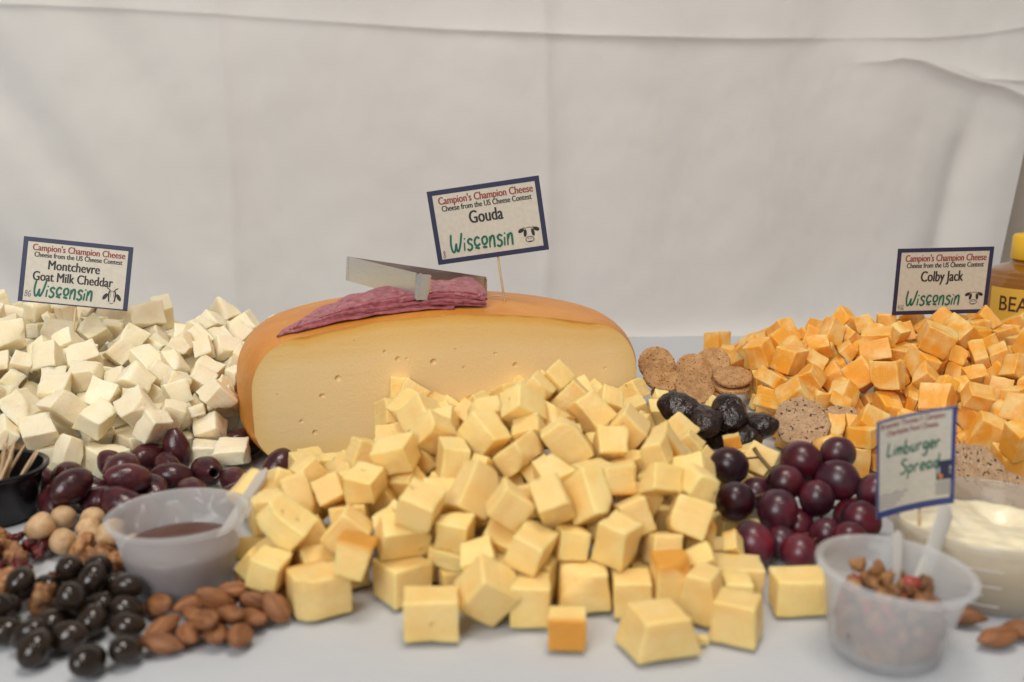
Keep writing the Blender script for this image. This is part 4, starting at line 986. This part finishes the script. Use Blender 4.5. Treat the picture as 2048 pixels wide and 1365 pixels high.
GLY = {'W': (0.66, [[(0.03, .98), (0.0, .45), (.08, .05), (.2, .06), (.29, .45)], [(.29, .48), (.31, .12), (.40, .04), (.52, .4), (.62, 1.0)]]),
 'i': (0.12, [[(0.03, .46), (0.02, 0)], [(0.05, .62), (0.055, .70)]]),
 's': (0.34, [[(.30, .52), (.17, .62), (.05, .52), (.10, .38), (.24, .28), (.26, .10), (.12, .0), (.0, .10)]]),
 'c': (0.36, [[(.30, .56), (.16, .66), (.03, .50), (.05, .26), (.20, .20), (.32, .30)], [(.04, .06), (.12, .10), (.20, .04), (.28, .08)]]),
 'o': (0.36, [[(.16, .66), (.03, .52), (.06, .28), (.18, .22), (.29, .36), (.26, .58), (.15, .66)], [(.05, .04), (.13, .09), (.20, .04), (.28, .08)]]),
 'n': (0.36, [[(0.02, .60), (0.02, 0)], [(0.02, .30), (.12, .58), (.23, .60), (.27, .40), (.28, -.02)]]),
 'L': (0.36, [[(0.05, .95), (0.02, .3), (0.04, .02), (.3, .08)]]), 'm': (0.5, [[(0, .5), (0, 0)], [(0, .3), (.1, .5), (.18, .4), (.19, 0)], [(.19, .3), (.3, .5), (.38, .4), (.4, 0)]]),
 'b': (0.36, [[(0.02, .95), (0.02, 0), (.2, .02), (.28, .2), (.2, .4), (.04, .38)]]), 'u': (0.36, [[(0.02, .5), (.04, .08), (.16, .0), (.26, .15)], [(.27, .5), (.28, 0)]]),
 'r': (0.28, [[(0.02, .5), (0.02, 0)], [(0.02, .3), (.1, .48), (.24, .48)]]), 'g': (0.36, [[(.27, .45), (.1, .5), (.02, .25), (.12, .05), (.26, .2)], [(.28, .5), (.28, -.2), (.16, -.42), (.02, -.32)]]),
 'e': (0.34, [[(.03, .24), (.27, .28), (.2, .5), (.06, .42), (.03, .15), (.14, 0), (.3, .08)]]), 'S': (0.40, [[(.34, .85), (.18, .95), (.04, .8), (.12, .6), (.3, .42), (.28, .12), (.12, .0), (.0, .12)]]),
 'p': (0.36, [[(0.02, .5), (0.02, -.4)], [(0.02, .4), (.16, .5), (.28, .3), (.18, .04), (.03, .1)]]), 'a': (0.36, [[(.26, .45), (.1, .5), (.02, .25), (.1, .02), (.25, .18)], [(.27, .5), (.29, 0)]]),
 'd': (0.36, [[(.26, .42), (.1, .48), (.02, .25), (.1, .02), (.25, .15)], [(.28, .95), (.28, 0)]]), '8': (0.4, [[(.3, .8), (.15, .95), (.06, .75), (.26, .4), (.3, .12), (.14, 0), (.05, .2), (.2, .5), (.3, .8)]]),
 'B': (0.4, [[(.05, .9), (.02, 0)], [(.0, .85), (.25, .85), (.22, .5), (.04, .48), (.3, .4), (.26, .05), (.0, .02)]]), 'G': (0.45, [[(.34, .75), (.18, .85), (.02, .45), (.12, .02), (.3, .1), (.34, .38), (.18, .38)]]),
 '4': (0.36, [[(.08, .9), (.0, .4), (.28, .42)], [(.24, .85), (.2, .0)]]), '1': (0.14, [[(.06, .9), (.02, .0)]]), '6': (0.36, [[(.24, .9), (.05, .45), (.06, .08), (.22, .04), (.27, .26), (.08, .34)]]), ' ': (0.3, [])}
def script(word, x0, y0, size, w, slant=0.08, gap=0.10):
    parts = []; x = x0; k = 0
    for ch in word:
        wd, sts = GLY[ch]
        for st in sts:
            parts.append(stroke([(x+(px_+slant*py_)*size, y0+py_*size) for px_, py_ in st], w, 0.00002*k)); k += 1
        x += (wd+gap*0.55)*size
    return join(parts)
def script_w(word, size, gap=0.10): return sum((GLY[c][0]+gap*0.55)*size for c in word)
def cow(cx, cy, s):
    p = [blob(cx-0.78*s, cy+0.42*s, 0.34*s, 0.20*s, 0.45), blob(cx+0.78*s, cy+0.42*s, 0.34*s, 0.20*s, -0.45)]
    p += [blob(cx-0.40*s, cy+0.12*s, 0.17*s, 0.40*s, -0.15), blob(cx+0.40*s, cy+0.12*s, 0.17*s, 0.40*s, 0.15)]
    p += [ring(cx, cy-0.55*s, 0.42*s, 0.28*s, 0.07*s), stroke([(cx-0.22*s, cy-0.52*s), (cx-0.14*s, cy-0.45*s), (cx-0.06*s, cy-0.5*s)], 0.05*s), stroke([(cx+0.06*s, cy-0.5*s), (cx+0.14*s, cy-0.45*s), (cx+0.22*s, cy-0.52*s)], 0.05*s)]
    p += [stroke([(cx-0.5*s, cy+0.75*s), (cx-0.4*s, cy+0.6*s), (cx, cy+0.68*s), (cx+0.4*s, cy+0.6*s), (cx+0.5*s, cy+0.75*s)], 0.06*s), stroke([(cx-0.15*s, cy-0.72*s), (cx, cy-0.76*s), (cx+0.15*s, cy-0.72*s)], 0.05*s)]
    return join([([(x, y, z+0.00001*i) for x, y, z in v], f) for i, (v, f) in enumerate(p)])
def goat(cx, cy, s):
    p = [blob(cx-0.72*s, cy-0.15*s, 0.20*s, 0.42*s, -0.55), blob(cx+0.72*s, cy-0.15*s, 0.20*s, 0.42*s, 0.55), stroke([(cx-0.6*s, cy+0.85*s), (cx-0.35*s, cy+0.7*s), (cx-0.2*s, cy+0.5*s)], 0.11*s), stroke([(cx+0.6*s, cy+0.85*s), (cx+0.35*s, cy+0.7*s), (cx+0.2*s, cy+0.5*s)], 0.11*s)]
    p += [stroke([(cx-0.3*s, cy+0.5*s), (cx-0.36*s, cy), (cx-0.28*s, cy-0.7*s)], 0.16*s), stroke([(cx+0.3*s, cy+0.5*s), (cx+0.36*s, cy), (cx+0.28*s, cy-0.7*s)], 0.16*s), stroke([(cx-0.15*s, cy+0.5*s), (cx-0.17*s, cy-0.2*s)], 0.05*s), stroke([(cx+0.15*s, cy+0.5*s), (cx+0.17*s, cy-0.2*s)], 0.05*s), stroke([(cx-0.2*s, cy-0.8*s), (cx, cy-0.9*s), (cx+0.2*s, cy-0.8*s)], 0.06*s), stroke([(cx-0.25*s, cy+0.5*s), (cx+0.25*s, cy+0.5*s)], 0.06*s)]
    return join([([(x, y, z+0.00001*i) for x, y, z in v], f) for i, (v, f) in enumerate(p)])
def moved(g, x, y, z=0.0): return [(a+x, b+y, c+z) for a, b, c in g[0]], g[1]

def sign(loc, rot, w, h, label, bend=0.0, borders=(1, 1, 1, 1), bcol='navy', pick_x=0.0, pick_len=0.045, bw=0.0040):
    root = empty('cheese_sign', loc, rot); tag(root, label, 'sign', 'printed cheese name cards')
    def bz(v): x, y, z = v; return (x, y, z + bend*(0.5-x/w)**2)
    def put(name, geo, material, z=0.00025):
        V, F = geo; return mk(name, [bz((x, y, c+z)) for x, y, c in V], F, material, root, False)
    nx, ny = 24, 4; V, F = [], []
    for s in (0.00012, -0.00022):
        for j in range(ny+1):
            for i in range(nx+1): V.append(bz((-w/2+w*i/nx, -h/2+h*j/ny, s)))
    o = (nx+1)*(ny+1)
    for j in range(ny):
        for i in range(nx):
            a = j*(nx+1)+i; F.append((a, a+1, a+nx+2, a+nx+1)); F.append((o+a, o+a+nx+1, o+a+nx+2, o+a+1))
    per = [i for i in range(nx+1)]+[j*(nx+1)+nx for j in range(1, ny+1)]+[ny*(nx+1)+i for i in range(nx-1, -1, -1)]+[j*(nx+1) for j in range(ny-1, 0, -1)]
    for a, b in zip(per, per[1:]+per[:1]): F.append((b, a, o+a, o+b))
    mk('card', V, F, M['paper'], root, False)
    t, r, b, l = (k*bw for k in borders); fr = []
    def strip(x0, x1, y0, y1):
        n = 16; vv = []
        for i in range(n+1): x = x0+(x1-x0)*i/n; vv += [(x, y0, 0), (x, y1, 0)]
        return vv, [(2*i, 2*i+2, 2*i+3, 2*i+1) for i in range(n)]
    if t: fr.append(strip(-w/2, w/2, h/2-t, h/2))
    if b: fr.append(strip(-w/2, w/2, -h/2, -h/2+b))
    if l: fr.append(strip(-w/2, -w/2+l, -h/2+b, h/2-t))
    if r: fr.append(strip(w/2-r, w/2, -h/2+b*(borders[2] >= 1), h/2-t))
    put('border', join(fr), M[bcol], 0.0002)
    V, F = tube([(pick_x, h*0.2, 0), (pick_x, -h/2-pick_len+0.006, 0), (pick_x, -h/2-pick_len, 0)], [0.00095, 0.00095, 0.0003], 8)
    mk('toothpick', [(x, y, z + bend*(0.5-pick_x/w)**2 - 0.0014) for x, y, z in V], F, M['wood'], root)
    return root, put
def fit(txt, width, size, bold, heavy=0.0): # condensed lettering drawn to the width it has on the card
    V, F = text_geo(txt, size, 1.0, bold); x0 = min(v[0] for v in V); x1 = max(v[0] for v in V); k = width/(x1-x0)
    V = [((v[0]-(x0+x1)/2)*k, v[1], v[2]) for v in V]
    if heavy: return join([([(x+dx, y, z+dz) for x, y, z in V], F) for dx, dz in ((-heavy, 0), (0, 0.00002), (heavy, 0.00004))])
    return V, F
def champion(root_put, w, h, names, number, emblem, s=1.0):
    root, put = root_put; k = h/0.0606
    put('lettering', moved(fit("Campion's Champion Cheese", w*0.84, 0.0088*k, 0.0, 0.00022), 0.001, h/2-0.0120*k), M['red'])
    put('lettering', moved(fit('Cheese from the US Cheese Contest', w*0.80, 0.0066*k, 0.0, 0.00018), 0.001, h/2-0.0178*k), M['black'])
    if len(names) == 1: put('lettering', moved(fit(names[0], 0.0026*w/0.0923*len(names[0])+0.0145, 0.0148, 0.0, 0.00035), -0.001, 0.0000), M['black'])
    else:
        for i, nm in enumerate(names): put('lettering', moved(fit(nm, (0.043, 0.067)[i], 0.0118, 0.0, 0.0003), -0.002, 0.0016-0.0105*i), M['black'])
    yb = -h/2+(0.0085 if len(names) == 1 else 0.0062)*k
    ww = script_w('Wisconsin', 1.0)
    put('lettering', script('Wisconsin', -w*0.365, yb, (0.053 if len(names) == 1 else 0.050)/ww, 0.0017), M['green'])
    put('handwriting', script(number, -w/2+0.0052, -h/2+0.0050, 0.0060, 0.0005), M['pen'])
    put('emblem', (goat if emblem == 'goat' else cow)(w*0.345, yb+0.0066, 0.0080), M['black'])
champion(sign((-0.0196, 0.8190, 0.1813), (1.5702, -0.1472, -0.0520), 0.0923, 0.0606, 'card reading Gouda above the half wheel, with cow emblem', pick_x=0.0035, pick_len=0.044), 0.0923, 0.0606, ['Gouda'], '8', 'cow')
champion(sign((-0.3863, 0.8793, 0.1289), (1.3596, 0.1248, 0.1414), 0.0923, 0.0574, 'card reading Montchevre Goat Milk Cheddar with goat emblem, left heap', borders=(1, 1, 0.3, 1), pick_x=0.002, pick_len=0.040), 0.0923, 0.0574, ['Montchevre', 'Goat Milk Cheddar'], 'BG', 'goat', 1.0)
champion(sign((0.4137, 0.9519, 0.1115), (1.6577, -0.0214, 0.0217), 0.0925, 0.0656, 'card reading Colby Jack above the orange heap, with cow emblem', pick_x=-0.002, pick_len=0.040), 0.0925, 0.0656, ['Colby Jack'], '416', 'cow')
LIMB = (0.2222, 0.5277, 0.0755, 1.745, -0.1284, -0.0293, 0.0458, 0.0613)
lr, lput = sign(LIMB[:3], LIMB[3:6], LIMB[6], LIMB[7], 'handwritten Limburger Spread card with blue border, in the tub', bend=0.008, borders=(0.45, 0.7, 1.2, 0.45), bcol='blue', pick_x=0.004, pick_len=0.022, bw=0.0036)
lput('lettering', moved(text_geo('Brewster Thomas F. Campion', 0.0046, 0.66, 0.02), -0.002, 0.0248), M['red'])
lput('lettering', moved(text_geo('Charitable Fund Cheese', 0.0046, 0.66, 0.02), -0.002, 0.0198), M['red'])
lput('handwriting', script('Limburger', -0.0165, 0.0070, 0.0105*0.031/script_w('Limburger', 0.0105), 0.0010), M['green'])
lput('handwriting', script('Spread', -0.0085, -0.0060, 0.0100*0.023/script_w('Spread', 0.0100), 0.0011), M['green'])
lg = [([(0.0125, -0.0142, 0), (0.0215, -0.0142, 0), (0.0215, -0.0020, 0), (0.0125, -0.0020, 0)], [(0, 1, 2, 3)])]
lput('emblem', lg[0], M['navy'], 0.00022); lput('emblem', blob(0.0170, -0.0083, 0.0038, 0.0052, 0, 0.00002), M['paper'], 0.00024)
lput('emblem', join([ring(0.0185, -0.0115, 0.0026, 0.0040, 0.0009, 0, 0, 0, PI)]), M['navy'], 0.00028); lput('emblem', blob(0.0150, -0.0120, 0.0012, 0.0015), M['orange'], 0.0003)
fine = []
for i in range(5): fine.append(strip_ := ([(0.0122, -0.0164-0.0018*i, 0), (0.0214, -0.0164-0.0018*i, 0), (0.0214, -0.0155-0.0018*i, 0), (0.0122, -0.0155-0.0018*i, 0)], [(0, 1, 2, 3)]))
for i in range(4): fine.append(stroke([(-0.0215+0.0022*q, -0.0175-0.0024*i+0.0006*((q*7+i*3) % 3)) for q in range(9-i)], 0.0008))
lput('fine_print', join(fine), M['greyink'])

# ------------------------------------------------------------------ salami and tongs on the wheel
fy = lambda x: WC.y-WCUT/math.cos(WROT)+math.tan(WROT)*(x-WC.x)     # where the cut face runs
def top_z(x, y):
    d = math.hypot(x-WC.x, y-WC.y); q = min(1, d/(WR-0.038)); z = WH+WDOME*(1-q*q)*0.9
    if d > WR-0.038: z = WH-0.042+0.042*math.sqrt(max(0, 1-((d-(WR-0.038))/0.038)**2))
    return z
SL = [(-0.178+0.0070*k+0.003*math.sin(k*2.7), (-0.046, -0.022, -0.034, -0.021, -0.029, -0.0205, -0.026, -0.0208)[k], 0.00135*k, 0.046-0.0004*k, (2, 4, 3, 5, 4, 6, 5, 6)[k], nm) for k, nm in enumerate(('lowest', 'second lowest', 'third lowest', 'fourth lowest', 'fourth from the top', 'third from the top', 'second from the top', 'topmost'))]
for k, (x0, x1, dz, dp, tl, nm) in enumerate(SL):
    n, m = 56, 14; V, F = [], []; xc = (x0+x1)/2; Lh = (x1-x0)/2; yf = fy(xc)+0.014+0.0014*((k*5) % 3)+0.0012*k
    for side in (1, -1):
        for j in range(m+1):
            for i in range(n+1):
                s = -1+2*i/n; t_ = j/m
                arc = math.sqrt(max(0, 1-abs(s)**(3.6 if s < 0 else 7)))*(0.85+0.15*math.sin(s*9+k*2))
                x = s*Lh*(1+0.015*math.sin(t_*9+k)); y = t_*dp*arc*(1+0.10*nz((s*2.5, k*3.3, 0), 1)) + 0.0022*nz((s*2.2, k*2.1, 5), 1)
                droop = (x/0.1)*math.tan(WROT)*0.0
                wx0 = xc+x; wav = 0.0010*math.sin(wx0*80)*(1-0.4*t_)*min(1, dz/0.006) + 0.0009*nz((s*5, t_*2, k*7), 1) + 0.0012*t_*math.sin(s*7+k*1.3)
                zz = t_*dp*arc*math.sin(D(tl)) + wav + side*0.00065 - 0.0008*abs(s)**6
                wx, wy = xc+x, yf+math.tan(WROT)*x+y
                base_z = top_z(wx, wy) if True else 0
                V.append((wx, wy, base_z+0.0022+dz*(1-(0.45 if s < 0 else 0.12)*abs(s)**3)+zz))
    o_ = (n+1)*(m+1)
    for j in range(m):
        for i in range(n):
            a = j*(n+1)+i; F.append((a, a+1, a+n+2, a+n+1)); F.append((o_+a, o_+a+n+1, o_+a+n+2, o_+a+1))
    per = list(range(n+1))+[j*(n+1)+n for j in range(1, m+1)]+[m*(n+1)+i for i in range(n-1, -1, -1)]+[j*(n+1) for j in range(m-1, 0, -1)]
    for a, b in zip(per, per[1:]+per[:1]): F.append((b, a, o_+a, o_+b))
    c0 = Vector((xc, yf, top_z(xc, yf)))
    o = mk('salami_slice', [Vector(v)-c0 for v in V], F, M['salami'], None, True, c0); autosmooth(o.data, 55)
    tag(o, nm + ' slice in the folded salami stack on the gouda wheel', 'salami', 'salami slices on the wheel')

tongs = empty('serving_tongs', at(832, 600, 0.775)); tag(tongs, 'stainless steel tongs lying open on the salami', 'tongs')
T0 = Vector(tongs.location)
A_, N_, F_ = at(692, 537, 0.862), at(832, 573, 0.775), at(967, 577, 0.868)
def band(path, hts, t, up):
    V, F = [], []; P = [Vector(p) for p in path]
    for i, p in enumerate(P):
        d = (P[min(i+1, len(P)-1)]-P[max(i-1, 0)]).normalized(); u = (up-d*up.dot(d)).normalized(); n = d.cross(u)
        h = hts if not isinstance(hts, (list, tuple)) else hts[i]
        for a, b in ((1, 1), (1, -1), (-1, -1), (-1, 1)): V.append(p-T0+u*(h/2*a)+n*(t/2*b))
    for i in range(len(P)-1):
        for k in range(4):
            j = (k+1) % 4; F.append((i*4+k, i*4+j, (i+1)*4+j, (i+1)*4+k))
    F += [(3, 2, 1, 0), tuple((len(P)-1)*4+k for k in range(4))]; return V, F
upv = Vector((0.03, 0.02, 1))
dN = (N_-A_).normalized(); dF = (F_-A_).normalized(); bis = (dN+dF).normalized()
aN, aF = A_+dN*0.006, A_+dF*0.006
def fin(o): autosmooth(o.data, 30); return o
fin(mk('arm', *band([aN+(N_-aN)*k/8 for k in range(9)], 0.0208, 0.0009, upv), M['steel'], tongs))
fin(mk('arm', *band([aF+(F_-aF)*k/8 for k in range(9)], 0.0208, 0.0009, upv), M['steel'], tongs))
ctrl = A_-bis*0.003
fin(mk('bend', *band([aN*(1-t)**2+ctrl*2*t*(1-t)+aF*t*t for t in [k/10 for k in range(11)]], 0.02082, 0.00092, upv), M['steel'], tongs))
for (E_, d_, o_) in ((N_, dN, 1), (F_, dF, -1)):
    side = (F_-N_) if o_ == 1 else (N_-F_); side = (side-d_*side.dot(d_)).normalized()
    pts = [E_, E_+d_*0.002+side*0.001, E_+d_*0.0026+side*0.004, E_+d_*0.0022+side*0.011]
    g = mk('grip', *band(pts, [0.0185, 0.0215, 0.0200, 0.0205], 0.0010, upv), M['steel'], tongs); fin(g)
    tv = []
    q = E_+d_*0.0022+side*0.011
    for k in range(7):
        c = q + upv.normalized()*(-0.009+0.003*k); u = upv.normalized()*0.0013; n = d_*0.0006
        V = [c+u+n-T0, c-u+n-T0, c-u-n-T0, c+u-n-T0, c+side*0.0026+n*0.4-T0, c+side*0.0026-n*0.4-T0]
        tv.append((V, [(0, 3, 2, 1), (0, 1, 4), (2, 3, 5), (1, 2, 5, 4), (3, 0, 4, 5)]))
    mk('teeth', *join(tv), M['steel'], g, False)
    g2 = None
sc = at(1000, 600, 0.845); V = [(-0.008, -0.001, 0), (0.0, -0.0018, 0), (0.0085, 0.0, 0), (0.002, 0.0016, 0), (-0.007, 0.0012, 0)]
zt = [top_z(sc.x+v[0], sc.y+v[1])+0.0008 for v in V]
wi = wheel.matrix_basis.inverted()
mk('rind_scrape', [wi @ Vector((sc.x+v[0], sc.y+v[1], z)) for v, z in zip(V, zt)], [(0, 1, 2, 3, 4)], M['label_white'], wheel)

# ------------------------------------------------------------------ honey bottle
bot = empty('honey_bottle', BOT, (0, 0, -0.49)); tag(bot, 'amber honey bottle with yellow cap at the right edge', 'bottle')
V, F = lathe([(0, 0), (0.050, 0), (0.0545, 0.004), (0.055, 0.010), (0.055, 0.090), (0.0540, 0.0935), (0.0535, 0.0955), (0.0515, 0.0965), (0.0520, 0.0985), (0.0500, 0.1005), (0.047, 0.1015), (0.0475, 0.1035), (0.044, 0.1055), (0.036, 0.1085), (0.028, 0.111), (0.0245, 0.113), (0.0240, 0.1165), (0, 0.1165)], 64)
mk('body', V, F, M['honey'], bot)
V, F = lathe([(0, 0.1166), (0.0255, 0.1166), (0.0262, 0.1176), (0.0255, 0.140), (0.0240, 0.1425), (0.018, 0.1438), (0, 0.1440)], 64)
cp = mk('cap', V, F, M['cap'], bot); autosmooth(cp.data, 40)
def wrap(V, R, a0, z0): return [((R+z)*math.sin(a0+x/R), -(R+z)*math.cos(a0+x/R), z0+y) for x, y, z in V]
def patch(R, a0, a1, z0, z1):
    V, F = [], []; n = 30
    for i in range(n+1):
        a = a0+(a1-a0)*i/n
        for z in (z0, z1): V.append((R*math.sin(a), -R*math.cos(a), z))
    return V, [(2*i, 2*i+2, 2*i+3, 2*i+1) for i in range(n)]
lb = mk('label', *patch(0.0553, -0.80, 0.80, 0.0540, 0.0895), M['label_yellow'], bot)
mk('label', *patch(0.0553, -0.80, 0.80, 0.0120, 0.0539), M['label_white'], bot)
g = text_geo('BEA', 0.0225, 0.80, 0.008, 'LEFT'); mk('lettering', wrap(g[0], 0.0556, -0.60, 0.0655), g[1], M['brown_ink'], lb, False)
g = ring(0, 0, 0.0070, 0.0070, 0.0022); mk('emblem', wrap(g[0], 0.0556, -0.18, 0.046), g[1], M['blue'], lb, False)
g = join([stroke([(-0.004, 0.001), (-0.001, 0.003), (0.003, 0.0015)], 0.0012), stroke([(-0.004, -0.002), (0, -0.001), (0.004, -0.003)], 0.0012)]); mk('emblem', wrap(g[0], 0.0556, -0.18, 0.046), g[1], M['blue'], lb, False)
